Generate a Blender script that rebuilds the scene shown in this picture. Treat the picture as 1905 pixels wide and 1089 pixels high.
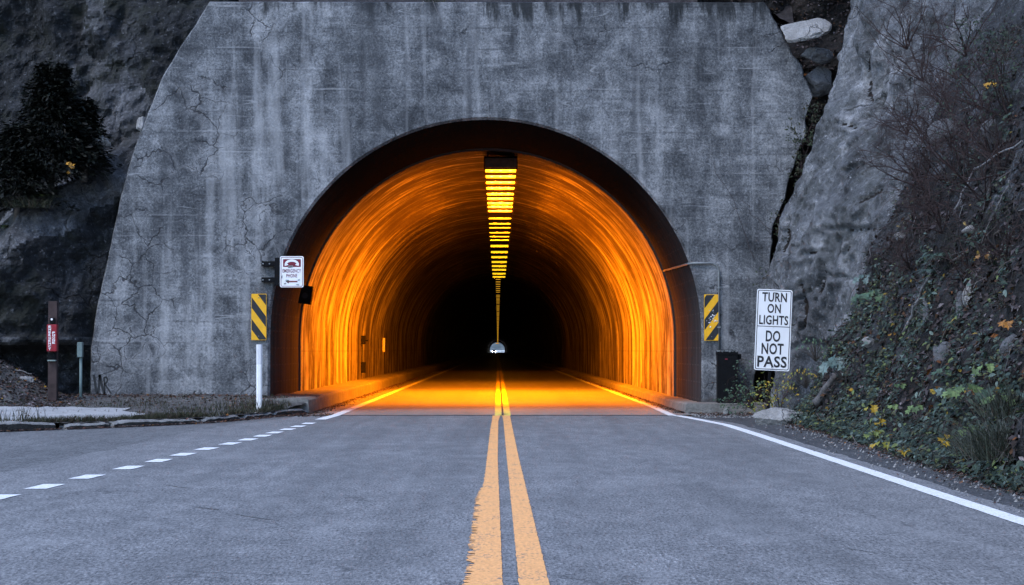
import bpy, bmesh, math, random
from mathutils import Vector, Matrix, noise as mn
R = math.radians
rnd = random.Random(7)
S = bpy.context.scene
for o in list(bpy.data.objects): bpy.data.objects.remove(o)
COL = S.collection

# ------------------------------------------------------------------ camera, sky, sun, exposure
CAMY, CAMH, F = -46.0, 1.25, 4232.0
def at(px, py, Y):                      # survey helper: where a sight line meets the plane at depth Y
    d = Y - CAMY
    return Vector(((px-926)*d/F, Y, CAMH+(652-py)*d/F))
cam = bpy.data.cameras.new('camera'); cam.lens = 80.0; cam.sensor_width = 36.0
cam.clip_start = .1; cam.clip_end = 6000
co = bpy.data.objects.new('camera', cam); COL.objects.link(co)
co.location = (0, CAMY, CAMH)
co.rotation_euler = (R(90+1.455), 0, R(-.359))
S.camera = co

SUN_EL, SUN_AZ = 52, 222                # azimuth clockwise from +Y (north): behind and left of the camera
W = bpy.data.worlds.new('World'); S.world = W; W.use_nodes = True
nt = W.node_tree; bg = nt.nodes['Background']
sk = nt.nodes.new('ShaderNodeTexSky'); sk.sky_type = 'NISHITA'; sk.sun_disc = False
sk.sun_elevation = R(SUN_EL); sk.sun_rotation = R(SUN_AZ); sk.dust_density = .3; sk.air_density = 1.0; sk.ozone_density = 1.8
nt.links.new(sk.outputs[0], bg.inputs[0]); bg.inputs[1].default_value = .15
sl = bpy.data.lights.new('sun', 'SUN'); sl.energy = .75; sl.angle = R(25); sl.color = (1, .96, .93)
so = bpy.data.objects.new('sun', sl); COL.objects.link(so)
sv = Vector((math.sin(R(SUN_AZ))*math.cos(R(SUN_EL)), math.cos(R(SUN_AZ))*math.cos(R(SUN_EL)), math.sin(R(SUN_EL))))
so.rotation_euler = sv.to_track_quat('Z', 'Y').to_euler(); so.location = sv*60
S.view_settings.view_transform = 'Standard'; S.view_settings.look = 'None'
S.view_settings.exposure = 1.45; S.view_settings.gamma = 1.0
S.cycles.use_denoising = True; S.cycles.denoising_prefilter = 'FAST'
S.cycles.max_bounces = 8; S.cycles.diffuse_bounces = 5; S.cycles.sample_clamp_indirect = 1.6

# ------------------------------------------------------------------ helpers
def link(o): COL.objects.link(o); return o
def tag(o, label=None, cat=None, group=None, kind=None):
    if label: o['label'] = label
    if cat: o['category'] = cat
    if group: o['group'] = group
    if kind: o['kind'] = kind
    return o
def thing(name, label, cat, loc=(0,0,0), group=None, rot=(0,0,0)):
    o = bpy.data.objects.new(name, None); link(o); o.location = loc; o.rotation_euler = rot
    o.empty_display_size = .1
    return tag(o, label, cat, group)
def copy_tree(o, parent=None):
    c = o.copy(); link(c); c.parent = parent
    for ch in list(o.children): copy_tree(ch, c)
    return c

class MB:
    """collects polygons into one mesh"""
    def __init__(s): s.v=[]; s.f=[]; s.uv={}; s.col=[]; s.mi=[]
    def add(s, vs, fs, col=None, mi=0):
        b = len(s.v); s.v += [tuple(p) for p in vs]
        for f in fs:
            s.f.append([b+i for i in f]); s.mi.append(mi); s.col.append(col)
        return b
    def box(s, lo, hi, bev=0.0, mi=0):
        bm = bmesh.new(); bmesh.ops.create_cube(bm, size=1)
        sc = [hi[i]-lo[i] for i in range(3)]; c = [(hi[i]+lo[i])/2 for i in range(3)]
        for v in bm.verts: v.co = Vector((v.co[i]*sc[i]+c[i] for i in range(3)))
        if bev: bmesh.ops.bevel(bm, geom=bm.edges[:], offset=bev, segments=2, affect='EDGES', profile=.6)
        bm.verts.index_update()
        s.add([v.co.copy() for v in bm.verts], [[v.index for v in f.verts] for f in bm.faces], mi=mi); bm.free()
    def prism(s, pts, d0, d1, axis='Y', mi=0):
        """pts: polygon in (a,b); extruded along axis from d0 to d1"""
        def mk(a, b, d): return {'Y':(a,d,b),'Z':(a,b,d),'X':(d,a,b)}[axis]
        n=len(pts); vs=[mk(a,b,d0) for a,b in pts]+[mk(a,b,d1) for a,b in pts]
        fs=[list(range(n)), list(range(2*n-1,n-1,-1))]+[[(i+1)%n,i,n+i,n+(i+1)%n] for i in range(n)]
        s.add(vs, fs, mi=mi)
    def tube(s, path, rad, n=8, mi=0, cap=True, col=None):
        path=[Vector(p) for p in path]; m=len(path)
        if not hasattr(rad,'__len__'): rad=[rad]*m
        vs=[]
        up=None
        for i,p in enumerate(path):
            t=(path[min(i+1,m-1)]-path[max(i-1,0)]).normalized()
            if up is None:
                up=Vector((0,0,1)) if abs(t.z)<.9 else Vector((1,0,0))
            a=t.cross(up)
            if a.length<1e-5: a=t.orthogonal()
            a.normalize(); b=a.cross(t).normalized(); up=b
            for k in range(n):
                an=2*math.pi*k/n
                vs.append(p+(a*math.cos(an)+b*math.sin(an))*rad[i])
        fs=[]
        for i in range(m-1):
            for k in range(n):
                k2=(k+1)%n
                fs.append([i*n+k,i*n+k2,(i+1)*n+k2,(i+1)*n+k])
        if cap: fs+= [list(range(n-1,-1,-1)), [(m-1)*n+k for k in range(n)]]
        s.add(vs,fs,mi=mi,col=col)
    def build(s, name, mats, parent=None, smooth=False, shift=True):
        off = Vector(parent.location) if (parent is not None and shift) else Vector()
        if parent is not None and shift and parent.parent is not None: off += Vector(parent.parent.location)
        me = bpy.data.meshes.new(name)
        me.from_pydata([(v[0]-off.x, v[1]-off.y, v[2]-off.z) for v in s.v], [], s.f)
        for m in (mats if isinstance(mats,(list,tuple)) else [mats]): me.materials.append(m)
        if any(s.mi): me.polygons.foreach_set('material_index', s.mi)
        if any(c is not None for c in s.col):
            at_=me.attributes.new('tint','FLOAT_COLOR','FACE'); fl=[]
            for c in s.col: fl += list(c or (.05,.05,.05))+[1.0]
            at_.data.foreach_set('color', fl)
        if smooth: me.polygons.foreach_set('use_smooth', [True]*len(s.f))
        me.update()
        o = bpy.data.objects.new(name, me); link(o)
        if parent is not None: o.parent = parent
        return o

def text_mb(mb, body, size, x, z, y, bold=0.0, sx=1.0, depth=.004, align='CENTER', mi=0, rot=0):
    """letters standing in the XZ plane facing -Y, centred on (x,z)"""
    cu = bpy.data.curves.new('t','FONT'); cu.body=body; cu.size=size; cu.align_x=align; cu.align_y='CENTER'
    cu.offset=bold; cu.resolution_u=3; cu.fill_mode='BOTH'; cu.extrude=depth/2
    o=bpy.data.objects.new('t',cu); COL.objects.link(o)
    dg=bpy.context.evaluated_depsgraph_get(); me=bpy.data.meshes.new_from_object(o.evaluated_get(dg))
    xs=[v.co.x for v in me.vertices]; zs=[v.co.y for v in me.vertices]
    cx=(min(xs)+max(xs))/2; cz=(min(zs)+max(zs))/2
    ca,sa=math.cos(rot),math.sin(rot)
    vs=[]
    for v in me.vertices:
        a=(v.co.x-cx)*sx; b=v.co.y-cz
        vs.append((x+a*ca-b*sa, y-v.co.z, z+a*sa+b*ca))
    mb.add(vs,[list(p.vertices) for p in me.polygons],mi=mi)
    bpy.data.objects.remove(o); bpy.data.meshes.remove(me); bpy.data.curves.remove(cu)

def rrect(x0,z0,x1,z1,r,n=5):
    pts=[]
    for cx,cz,a0 in ((x1-r,z1-r,0),(x0+r,z1-r,90),(x0+r,z0+r,180),(x1-r,z0+r,270)):
        for k in range(n+1):
            a=R(a0+90*k/n); pts.append((cx+r*math.cos(a),cz+r*math.sin(a)))
    return pts
def ring(mb, outer, inner, y0, y1, mi=0):
    """frame between two outlines of equal length, in XZ"""
    n=len(outer)
    vs=[(a,y0,b) for a,b in outer]+[(a,y0,b) for a,b in inner]+[(a,y1,b) for a,b in outer]+[(a,y1,b) for a,b in inner]
    fs=[]
    for i in range(n):
        j=(i+1)%n
        fs+=[[i,j,n+j,n+i],[2*n+i,3*n+i,3*n+j,2*n+j],[i,2*n+i,2*n+j,j],[n+i,n+j,3*n+j,3*n+i]]
    mb.add(vs,fs,mi=mi)
def clip_poly(poly, x0,z0,x1,z1):
    def cut(p, inside, inter):
        out=[]
        for i in range(len(p)):
            a,b=p[i-1],p[i]
            ia,ib=inside(a),inside(b)
            if ib:
                if not ia: out.append(inter(a,b))
                out.append(b)
            elif ia: out.append(inter(a,b))
        return out
    def ix(v): return lambda a,b:(v,a[1]+(b[1]-a[1])*(v-a[0])/(b[0]-a[0]))
    def iz(v): return lambda a,b:(a[0]+(b[0]-a[0])*(v-a[1])/(b[1]-a[1]),v)
    for ins,it in ((lambda p:p[0]>=x0,ix(x0)),(lambda p:p[0]<=x1,ix(x1)),(lambda p:p[1]>=z0,iz(z0)),(lambda p:p[1]<=z1,iz(z1))):
        if not poly: return []
        poly=cut(poly,ins,it)
    return poly

def lerp(a,b,t): return a+(b-a)*t
def sstep(a,b,x):
    t=max(0,min(1,(x-a)/(b-a))); return t*t*(3-2*t)
def interp(x, tab):
    if x<=tab[0][0]: return tab[0][1]
    for (a,va),(b,vb) in zip(tab,tab[1:]):
        if x<=b: return va+(vb-va)*(x-a)/(b-a)
    return tab[-1][1]
def fr(x,y,z,s,oct=4,H=.9): return mn.fractal(Vector((x*s,y*s,z*s)),H,2.1,oct)
def rid(x,y,z,s,oct=4): return mn.ridged_multi_fractal(Vector((x*s,y*s,z*s)),.9,2.1,oct,1.0,2.0)

# ------------------------------------------------------------------ materials
class NB:
    def __init__(s,name,spec=None):
        s.m=bpy.data.materials.new(name); s.m.use_nodes=True; s.t=s.m.node_tree
        s.b=s.t.nodes['Principled BSDF']; s.out=s.t.nodes['Material Output']
        s.b.inputs['Specular IOR Level'].default_value=.3 if spec is None else spec
    def n(s,typ,**kw):
        nd=s.t.nodes.new(typ)
        for k,v in kw.items(): setattr(nd,k,v)
        return nd
    def l(s,a,b): s.t.links.new(a,b)
    def put(s,sock,v):
        if isinstance(v,bpy.types.NodeSocket): s.l(v,sock)
        else: sock.default_value=v
    def coord(s,kind='Object',scale=(1,1,1),loc=(0,0,0)):
        tc=s.n('ShaderNodeTexCoord'); mp=s.n('ShaderNodeMapping'); mp.inputs['Scale'].default_value=scale; mp.inputs['Location'].default_value=loc
        s.l(tc.outputs[kind],mp.inputs['Vector']); return mp.outputs[0]
    def noise(s,vec,scale=1,detail=4,rough=.55,dist=0):
        nd=s.n('ShaderNodeTexNoise'); nd.inputs['Scale'].default_value=scale; nd.inputs['Detail'].default_value=detail
        nd.inputs['Roughness'].default_value=rough; nd.inputs['Distortion'].default_value=dist
        s.l(vec,nd.inputs['Vector']); return nd.outputs['Fac']
    def vor(s,vec,scale=1,feature='DISTANCE_TO_EDGE',out='Distance',rand=1):
        nd=s.n('ShaderNodeTexVoronoi',feature=feature); nd.inputs['Scale'].default_value=scale; nd.inputs['Randomness'].default_value=rand
        s.l(vec,nd.inputs['Vector']); return nd.outputs[out]
    def ramp(s,fac,stops):
        nd=s.n('ShaderNodeValToRGB'); el=nd.color_ramp.elements
        while len(el)<len(stops): el.new(.5)
        for e,(p,c) in zip(el,stops):
            e.position=p; e.color=(c,c,c,1) if not hasattr(c,'__len__') else (*c,1)
        s.put(nd.inputs[0],fac); return nd.outputs[0]
    def mr(s,fac,a,b,c=0,d=1,smooth=False):
        nd=s.n('ShaderNodeMapRange'); nd.clamp=True
        if smooth: nd.interpolation_type='SMOOTHSTEP'
        s.put(nd.inputs[0],fac)
        for i,v in zip((1,2,3,4),(a,b,c,d)): nd.inputs[i].default_value=v
        return nd.outputs[0]
    def mix(s,fac,a,b,mode='MIX'):
        nd=s.n('ShaderNodeMix',data_type='RGBA',blend_type=mode)
        s.put(nd.inputs[0],fac)
        for sock,v in ((nd.inputs[6],a),(nd.inputs[7],b)):
            if isinstance(v,bpy.types.NodeSocket): s.l(v,sock)
            else: sock.default_value=(v,v,v,1) if not hasattr(v,'__len__') else (*v[:3],1)
        return nd.outputs[2]
    def math(s,op,a,b=0):
        nd=s.n('ShaderNodeMath',operation=op); s.put(nd.inputs[0],a); s.put(nd.inputs[1],b); return nd.outputs[0]
    def sep(s,vec):
        nd=s.n('ShaderNodeSeparateXYZ'); s.l(vec,nd.inputs[0]); return nd.outputs
    def warp(s,vec,scale,amt):
        nd=s.n('ShaderNodeTexNoise'); nd.inputs['Scale'].default_value=scale; nd.inputs['Detail'].default_value=3; s.l(vec,nd.inputs['Vector'])
        a=s.n('ShaderNodeVectorMath',operation='SUBTRACT'); s.l(nd.outputs['Color'],a.inputs[0]); a.inputs[1].default_value=(.5,.5,.5)
        b=s.n('ShaderNodeVectorMath',operation='SCALE'); s.l(a.outputs[0],b.inputs[0]); b.inputs['Scale'].default_value=amt
        c=s.n('ShaderNodeVectorMath',operation='ADD'); s.l(vec,c.inputs[0]); s.l(b.outputs[0],c.inputs[1]); return c.outputs[0]
    def fin(s,col,rough=.85,height=None,bump=.3,dist=.02):
        s.put(s.b.inputs['Base Color'], col if isinstance(col,bpy.types.NodeSocket) else (*col,1))
        s.put(s.b.inputs['Roughness'],rough)
        if height is not None:
            bp=s.n('ShaderNodeBump'); bp.inputs['Strength'].default_value=bump; bp.inputs['Distance'].default_value=dist
            s.l(height,bp.inputs['Height']); s.l(bp.outputs[0],s.b.inputs['Normal'])
        return s.m
def plain(name,col,rough=.6,var=.25,scale=8,metal=0,bump=.1):
    b=NB(name); c=b.coord(); n=b.noise(c,scale,5)
    lo=tuple(x*(1-var) for x in col); hi=tuple(min(1,x*(1+var)) for x in col)
    b.b.inputs['Metallic'].default_value=metal
    return b.fin(b.ramp(n,[(.3,lo),(.7,hi)]),rough,b.noise(c,scale*6,3),bump,.005)
def emis(name,col,st):
    b=NB(name); b.b.inputs['Base Color'].default_value=(.8,.7,.5,1)
    b.b.inputs['Emission Color'].default_value=(*col,1); b.b.inputs['Emission Strength'].default_value=st
    return b.m

def m_facade():
    b=NB('weathered_concrete',.08); c=b.coord()
    z=b.sep(c)[2]; x=b.sep(c)[0]
    big=b.noise(c,.45,5,.6); med=b.noise(c,1.9,6,.7,.5)
    st=b.noise(b.warp(b.coord(scale=(1.5,1,.30)),1.5,.5),1,5,.6,.3)          # vertical runs
    bd=b.noise(b.coord(scale=(.6,1,5.0)),1,3,.55,.6)               # board marks
    sp=b.noise(c,22,4,.85); sp2=b.noise(c,85,2,.7)
    v=b.math('ADD',b.math('MULTIPLY',big,.5),b.math('MULTIPLY',med,.5)); v=b.math('ADD',v,b.math('MULTIPLY',b.math('SUBTRACT',med,.5),.5))
    v=b.math('ADD',v,b.math('MULTIPLY',b.math('SUBTRACT',st,.5),.75))
    v=b.math('ADD',v,b.math('MULTIPLY',b.math('SUBTRACT',bd,.5),.3))
    v=b.math('ADD',v,b.math('MULTIPLY',b.math('SUBTRACT',sp,.5),1.15))
    v=b.math('ADD',v,b.math('MULTIPLY',b.math('SUBTRACT',sp2,.5),.5))
    col=b.ramp(v,[(.15,(.024,.026,.03)),(.42,(.085,.089,.098)),(.6,(.175,.18,.193)),(.9,(.40,.40,.42))])
    pit=b.noise(c,13,5,.8); col=b.mix(b.mr(pit,.34,.43,.75,0),col,(.035,.037,.042))
    gl=b.noise(c,30,2,.6); col=b.mix(b.mr(gl,.66,.72,0,.5),col,(.5,.5,.52))
    hz=b.math('FRACT',b.math('ADD',b.math('MULTIPLY',z,2.35),b.math('MULTIPLY',b.noise(b.coord(scale=(.5,1,.5)),1,3),.25)))
    hm=b.noise(b.coord(scale=(.7,1,5.),loc=(2,0,7)),1,3,.6); hm2=b.noise(b.coord(scale=(.8,1,4.),loc=(12,0,3)),1,3,.6)
    hl=b.mr(b.math('ABSOLUTE',b.math('SUBTRACT',hz,.5)),.0,.05,1,0)
    col=b.mix(b.math('MULTIPLY',hl,b.mr(hm,.55,.63,0,.4)),col,(.42,.42,.44)); col=b.mix(b.math('MULTIPLY',b.mr(b.math('ABSOLUTE',b.math('SUBTRACT',hz,.42)),.0,.06,1,0),b.mr(hm2,.5,.58,0,.5)),col,(.04,.042,.048))
    ns=b.noise(b.coord(scale=(3.6,1,.22),loc=(1,0,3)),1,4,.6,.3); col=b.mix(b.mr(ns,.585,.66,0,.22),col,(.44,.44,.46))
    ds=b.noise(b.coord(scale=(2.4,1,.2),loc=(21,0,3)),1,4,.6,.3); col=b.mix(b.mr(ds,.56,.66,0,.4),col,(.06,.063,.072))
    # form lines
    fl=b.noise(b.coord(scale=(.22,1,3.1),loc=(3,0,.4)),1,1,.4)
    line=b.mr(b.math('ABSOLUTE',b.math('SUBTRACT',fl,.55)),0,.006,1,0)
    line=b.math('MULTIPLY',line,b.mr(b.noise(c,1.3,2),.5,.62))
    col=b.mix(b.math('MULTIPLY',line,.5),col,(.42,.42,.44))
    # crazing cracks with pale lime round them
    w=b.warp(b.warp(c,2.6,.35),9,.08)
    cr=b.vor(w,1.6); cr2=b.vor(b.warp(b.warp(c,4,.3),14,.06),3.4)
    msk=b.mr(b.math('ADD',b.noise(c,.75,2,.5),b.mr(x,-7.5,-2.5,.08,-.03)),.54,.6); msk2=b.mr(b.noise(b.coord(loc=(7,2,5)),.8,2),.52,.62)
    ck=b.math('MULTIPLY',b.mr(cr,.004,.02,1,0),msk); ck2=b.math('MULTIPLY',b.mr(cr2,.004,.022,1,0),b.math('MULTIPLY',msk,msk2))
    halo=b.math('MULTIPLY',b.mr(cr2,.02,.2,1,0),b.math('MULTIPLY',msk,msk2))
    col=b.mix(b.math('MULTIPLY',halo,.4),col,(.4,.4,.42))
    ck=b.math('MAXIMUM',ck,ck2); 
    col=b.mix(b.math('MULTIPLY',ck,.85),col,(.03,.03,.034))
    # black drip stains under the coping and damp runs
    dr=b.noise(b.coord(scale=(2.1,1,.35),loc=(1.3,0,0)),1,5,.7,.5)
    top=b.math('SUBTRACT',dr,b.math('MULTIPLY',b.math('SUBTRACT',8.3,z),.30))
    rt=b.mr(x,-1,5,-.05,.07); top=b.math('ADD',top,rt)
    col=b.mix(b.math('MULTIPLY',b.mr(top,.455,.56),.9),col,(.022,.024,.026))
    run=b.noise(b.coord(scale=(1.1,1,.09),loc=(4.1,0,2)),1,3,.6,.4)
    col=b.mix(b.math('MULTIPLY',b.mr(run,.6,.68),.5),col,(.05,.053,.06))
    pale=b.noise(b.coord(scale=(1.5,1,.13),loc=(9.4,0,2)),1,4,.6,.2)
    col=b.mix(b.math('MULTIPLY',b.mr(pale,.56,.66),.34),col,(.46,.46,.48))
    bot=b.math('SUBTRACT',b.noise(c,3,5,.7),b.math('MULTIPLY',b.math('SUBTRACT',z,.25),1.6))
    col=b.mix(b.math('MULTIPLY',b.mr(bot,.3,.55),.7),col,(.05,.042,.04))
    h=b.math('ADD',b.math('MULTIPLY',sp,1.0),b.math('MULTIPLY',ck,-1.2)); h=b.math('ADD',h,b.math('MULTIPLY',bd,.8))
    return b.fin(col,.92,h,.55,.03)
def m_vault():
    b=NB('sooty_shaded_vault',.0); uv=b.coord('UV'); 
    br=b.n('ShaderNodeTexBrick'); b.l(uv,br.inputs['Vector']); br.inputs['Scale'].default_value=1
    br.inputs['Brick Width'].default_value=.7; br.inputs['Row Height'].default_value=.32; br.inputs['Mortar Size'].default_value=.012
    br.inputs['Color1'].default_value=(.07,.067,.072,1); br.inputs['Color2'].default_value=(.042,.04,.043,1); br.inputs['Mortar'].default_value=(.15,.145,.145,1)
    n=b.noise(b.coord('UV',(.25,2.5,1)),1,5,.65)
    col=b.mix(.75,br.outputs[0],b.ramp(n,[(.3,(.018,.016,.016)),(.7,(.065,.062,.068))]),'MIX')
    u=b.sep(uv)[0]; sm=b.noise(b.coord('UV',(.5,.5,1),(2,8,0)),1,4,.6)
    col=b.mix(b.mr(b.math('ADD',u,b.math('MULTIPLY',b.math('SUBTRACT',sm,.5),2.)),2.0,5.2,0,.965),col,(.006,.006,.007))  # crown darkened, foot left lighter: soot plus painted shade and skylight
    return b.fin(col,.95,b.noise(uv,20,4),.3,.02)
def m_lining():
    b=NB('lined_tunnel_concrete',.04); uv=b.coord('UV')
    s1=b.noise(b.warp(b.coord('UV',(.16,1.1,1)),2,.35),1,6,.75,.3)
    s2=b.noise(b.coord('UV',(.45,1.9,1),(5,3,0)),1,6,.72,.6)
    s3=b.noise(b.coord('UV',(.05,.35,1)),1,3,.6)
    pat=b.noise(uv,.9,5,.7)
    v=b.math('ADD',b.math('MULTIPLY',s1,.42),b.math('MULTIPLY',s2,.3)); v=b.math('ADD',v,b.math('MULTIPLY',s3,.18)); v=b.math('ADD',v,b.math('MULTIPLY',pat,.16))
    col=b.ramp(v,[(.41,(.03,.024,.02)),(.48,(.10,.09,.08)),(.545,(.30,.28,.26)),(.65,(.62,.6,.57))])
    u=b.sep(uv)[0]; yy=b.sep(uv)[1]
    bl=b.noise(b.warp(b.coord('UV',(.32,.7,1),(3,1,0)),1.5,.6),1,6,.78,.4); col=b.mix(b.mr(bl,.47,.57,0,.85),col,(.05,.038,.034))
    bs=b.noise(b.coord('UV',(.12,.9,1),(8,4,0)),1,5,.7,.4); col=b.mix(b.mr(bs,.52,.60,0,.8),col,(.035,.027,.024))
    # soot and painted shade on the crown, grime at the foot
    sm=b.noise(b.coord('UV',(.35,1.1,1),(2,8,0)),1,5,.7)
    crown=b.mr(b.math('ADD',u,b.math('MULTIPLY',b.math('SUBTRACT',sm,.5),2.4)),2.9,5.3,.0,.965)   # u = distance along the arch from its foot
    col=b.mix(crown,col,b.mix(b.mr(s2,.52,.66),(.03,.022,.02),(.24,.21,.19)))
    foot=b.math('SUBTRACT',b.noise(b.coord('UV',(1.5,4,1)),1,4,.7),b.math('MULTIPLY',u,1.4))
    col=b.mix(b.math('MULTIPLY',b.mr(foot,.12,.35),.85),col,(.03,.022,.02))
    jn=b.math('ABSOLUTE',b.math('SUBTRACT',b.math('FRACT',b.math('MULTIPLY',yy,1/7.3)),.5))
    col=b.mix(b.math('MULTIPLY',b.mr(jn,.0,.012,1,0),.7),col,(.03,.025,.022))
    hl=b.math('ABSOLUTE',b.math('SUBTRACT',u,1.33)); col=b.mix(b.math('MULTIPLY',b.mr(hl,0,.02,1,0),.35),col,(.04,.03,.03))
    return b.fin(col,.75,b.noise(uv,14,5,.7),.35,.02)
def m_asphalt(name,lo,hi,bright=.32,seed=0,rough=.8,tracks=False):
    b=NB(name); c=b.coord(loc=(seed,seed*2,0))
    ca=b.coord(scale=(1,.22,1),loc=(seed,seed*2,0)); g=b.noise(ca,48,2,.8); g2=b.noise(ca,120,2,.8); mot=b.noise(b.coord(scale=(6,1.5,1)),1,4,.7); big=b.noise(c,.5,4,.6); mid=b.noise(b.coord(scale=(1.5,.35,1)),1,5,.65)
    v=b.math('ADD',b.math('MULTIPLY',g,.5),b.math('MULTIPLY',g2,.32)); v=b.math('ADD',v,b.math('MULTIPLY',mot,.18))
    col=b.ramp(v,[(.38,tuple(x*.45 for x in lo)),(.45,lo),(.515,tuple((a+c_)/2 for a,c_ in zip(lo,hi))),(.59,hi),(.67,(bright,bright,bright*1.03))])
    col=b.mix(b.mr(big,.35,.7,.0,.35),col,tuple(x*.8 for x in lo),'MIX')
    wt=b.noise(b.coord(scale=(1.1,.04,1),loc=(seed+3.3,0,0)),1,3,.6); col=b.mix(b.mr(wt,.48,.62,0,.28),col,tuple(x*.7 for x in lo))
    col=b.mix(b.math('MULTIPLY',b.mr(mid,.52,.75),.35),col,hi)
    # fine dark cracks and dragged scars
    ck=b.vor(b.warp(c,1.5,.6),.33); col=b.mix(b.math('MULTIPLY',b.mr(ck,0,.006,1,0),b.mr(b.noise(c,.4,2),.5,.6,0,.55)),col,tuple(x*.3 for x in lo))
    return b.fin(col,rough,v,.5,.006)
def m_paint(name,col,wear=.5):
    b=NB(name); c=b.coord(); g=b.noise(b.coord(scale=(1,.45,1)),45,3,.85); n=b.noise(b.coord(scale=(2,.7,1)),2.2,6,.75)
    lo=tuple(x*.68 for x in col)
    k=b.ramp(g,[(.35,lo),(.6,col)])
    wn=b.math('ADD',b.math('MULTIPLY',n,.5),b.math('MULTIPLY',g,.5))
    k=b.mix(b.math('MULTIPLY',b.mr(wn,.40,.455,1,0),wear),k,(.13,.135,.14))
    return b.fin(k,.7,g,.3,.004)
def m_rock(name,dark,mid,light,sc=1.0,streak=.3,moss=None,mossamt=.5,cut=(.3,.5,.72),fleck=1.25):
    b=NB(name); c=b.coord(scale=(sc,sc,sc)); w=b.warp(c,1.2,.5)
    n1=b.noise(w,.7,7,.72); n2=b.noise(c,3.6,7,.78); n3=b.noise(c,20,5,.85)
    st=b.noise(b.coord(scale=(1.6*sc,1.6*sc,.25*sc)),1,5,.65,.4)
    v=b.math('ADD',b.math('MULTIPLY',n1,.42),b.math('MULTIPLY',n2,.25)); v=b.math('ADD',v,b.math('MULTIPLY',n3,.33-streak*.1))
    v=b.math('ADD',v,b.math('MULTIPLY',b.math('SUBTRACT',st,.5),streak))
    col=b.ramp(v,[(cut[0],dark),(cut[1],mid),(cut[2],light)])
    cr=b.vor(b.warp(c,1.7,.8),.55); ck=b.math('MULTIPLY',b.mr(cr,0,.018,1,0),b.mr(b.noise(c,.7,2),.45,.6))
    col=b.mix(b.math('MULTIPLY',ck,.8),col,tuple(x*.25 for x in dark))
    pt=b.noise(c,11,6,.82); col=b.mix(b.mr(pt,.36,.44,.8,0),col,tuple(x*.5 for x in dark)); col=b.mix(b.mr(pt,.58,.66,0,.55),col,tuple(min(.7,x*fleck) for x in light))  # pit shade and glints painted in; pale flecks double as lichen
    if moss:
        mm=b.mr(b.noise(c,1.1,6,.75),.5,.62); col=b.mix(b.math('MULTIPLY',mm,mossamt),col,moss)
    h=b.math('ADD',b.math('MULTIPLY',n2,1.3),b.math('MULTIPLY',n3,.5)); h=b.math('ADD',h,b.math('MULTIPLY',ck,-1))
    return b.fin(col,.9,h,.8,.08)
def m_tint(name,rough=.75,trans=.0):
    b=NB(name); a=b.n('ShaderNodeAttribute',attribute_name='tint',attribute_type='GEOMETRY')
    n=b.noise(b.coord(),30,3,.6)
    col=b.mix(b.mr(n,.3,.7,.0,.5),a.outputs['Color'],(.0,.0,.0))
    b.fin(col,rough)
    return b.m
def m_dirt(name,c1,c2,c3,sc=6):
    b=NB(name); c=b.coord(); n=b.noise(c,sc,6,.75); n2=b.noise(c,.8,4,.6); n3=b.noise(c,sc*7,3,.7)
    v=b.math('ADD',b.math('MULTIPLY',n,.5),b.math('MULTIPLY',n3,.3)); v=b.math('ADD',v,b.math('MULTIPLY',n2,.2))
    return b.fin(b.ramp(v,[(.32,c1),(.5,c2),(.68,c3)]),.95,v,.9,.06)

M={}
M['facade']=m_facade(); M['vault']=m_vault(); M['lining']=m_lining()
M['asphalt']=m_asphalt('worn_asphalt',(.10,.10,.106),(.305,.302,.313),.62)
M['shoulder']=m_asphalt('dark_asphalt',(.035,.036,.04),(.11,.112,.12),.30,seed=5,rough=.9)
M['pullout']=m_asphalt('patched_asphalt',(.085,.086,.09),(.24,.24,.25),.45,seed=9)
M['slabroad']=m_asphalt('tunnel_paving',(.20,.195,.19),(.34,.335,.325),.42,seed=3,rough=.42)
M['joint']=m_asphalt('joint_filler',(.03,.032,.036),(.075,.08,.09),.1,seed=3)
M['yellow']=m_paint('yellow_paint',(.95,.46,.17),.75)
M['white']=m_paint('white_paint',(.84,.84,.86),.22)
M['kerb']=m_rock('kerb_concrete',(.14,.138,.135),(.36,.355,.35),(.62,.61,.6),2.2,.1)
M['walk']=m_dirt('walkway_concrete',(.07,.066,.062),(.17,.162,.155),(.30,.29,.28),3.5)
M['footpath']=m_dirt('footpath_concrete',(.22,.22,.225),(.34,.34,.345),(.46,.46,.46),3)
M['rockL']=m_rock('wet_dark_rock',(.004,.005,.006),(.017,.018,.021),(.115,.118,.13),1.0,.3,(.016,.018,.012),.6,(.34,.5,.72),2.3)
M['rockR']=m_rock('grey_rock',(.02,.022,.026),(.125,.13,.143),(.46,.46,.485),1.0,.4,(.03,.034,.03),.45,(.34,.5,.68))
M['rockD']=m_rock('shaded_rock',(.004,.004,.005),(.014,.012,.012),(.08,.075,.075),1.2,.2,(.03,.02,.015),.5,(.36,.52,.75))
M['bank']=m_dirt('bank_soil',(.004,.004,.004),(.011,.0105,.011),(.045,.042,.047),5)
M['verge']=m_dirt('verge_soil',(.03,.028,.027),(.08,.077,.076),(.24,.235,.235),7)
M['talus']=m_dirt('leafy_soil',(.008,.007,.007),(.03,.025,.026),(.12,.105,.11),9)
M['ground']=m_dirt('forest_floor',(.02,.02,.015),(.04,.04,.03),(.08,.07,.06),2)
M['boulder']=m_rock('pale_stone',(.13,.125,.12),(.33,.32,.32),(.56,.55,.55),2.5,.1)
M['boulderD']=m_rock('grey_stone',(.05,.05,.055),(.14,.14,.15),(.3,.3,.31),2.5,.1)
M['leaf']=m_tint('leaf_surface',.6)
M['litter']=m_tint('dead_leaf_surface',.85)
M['grass']=m_tint('grass_blade',.7)
M['bark']=plain('grey_bark',(.07,.06,.055),.9,.4,6,0,.6)
M['twig']=plain('reddish_twig',(.035,.022,.022),.9,.4,10)
M['palewood']=plain('bleached_wood',(.17,.163,.165),.85,.35,12)
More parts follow.
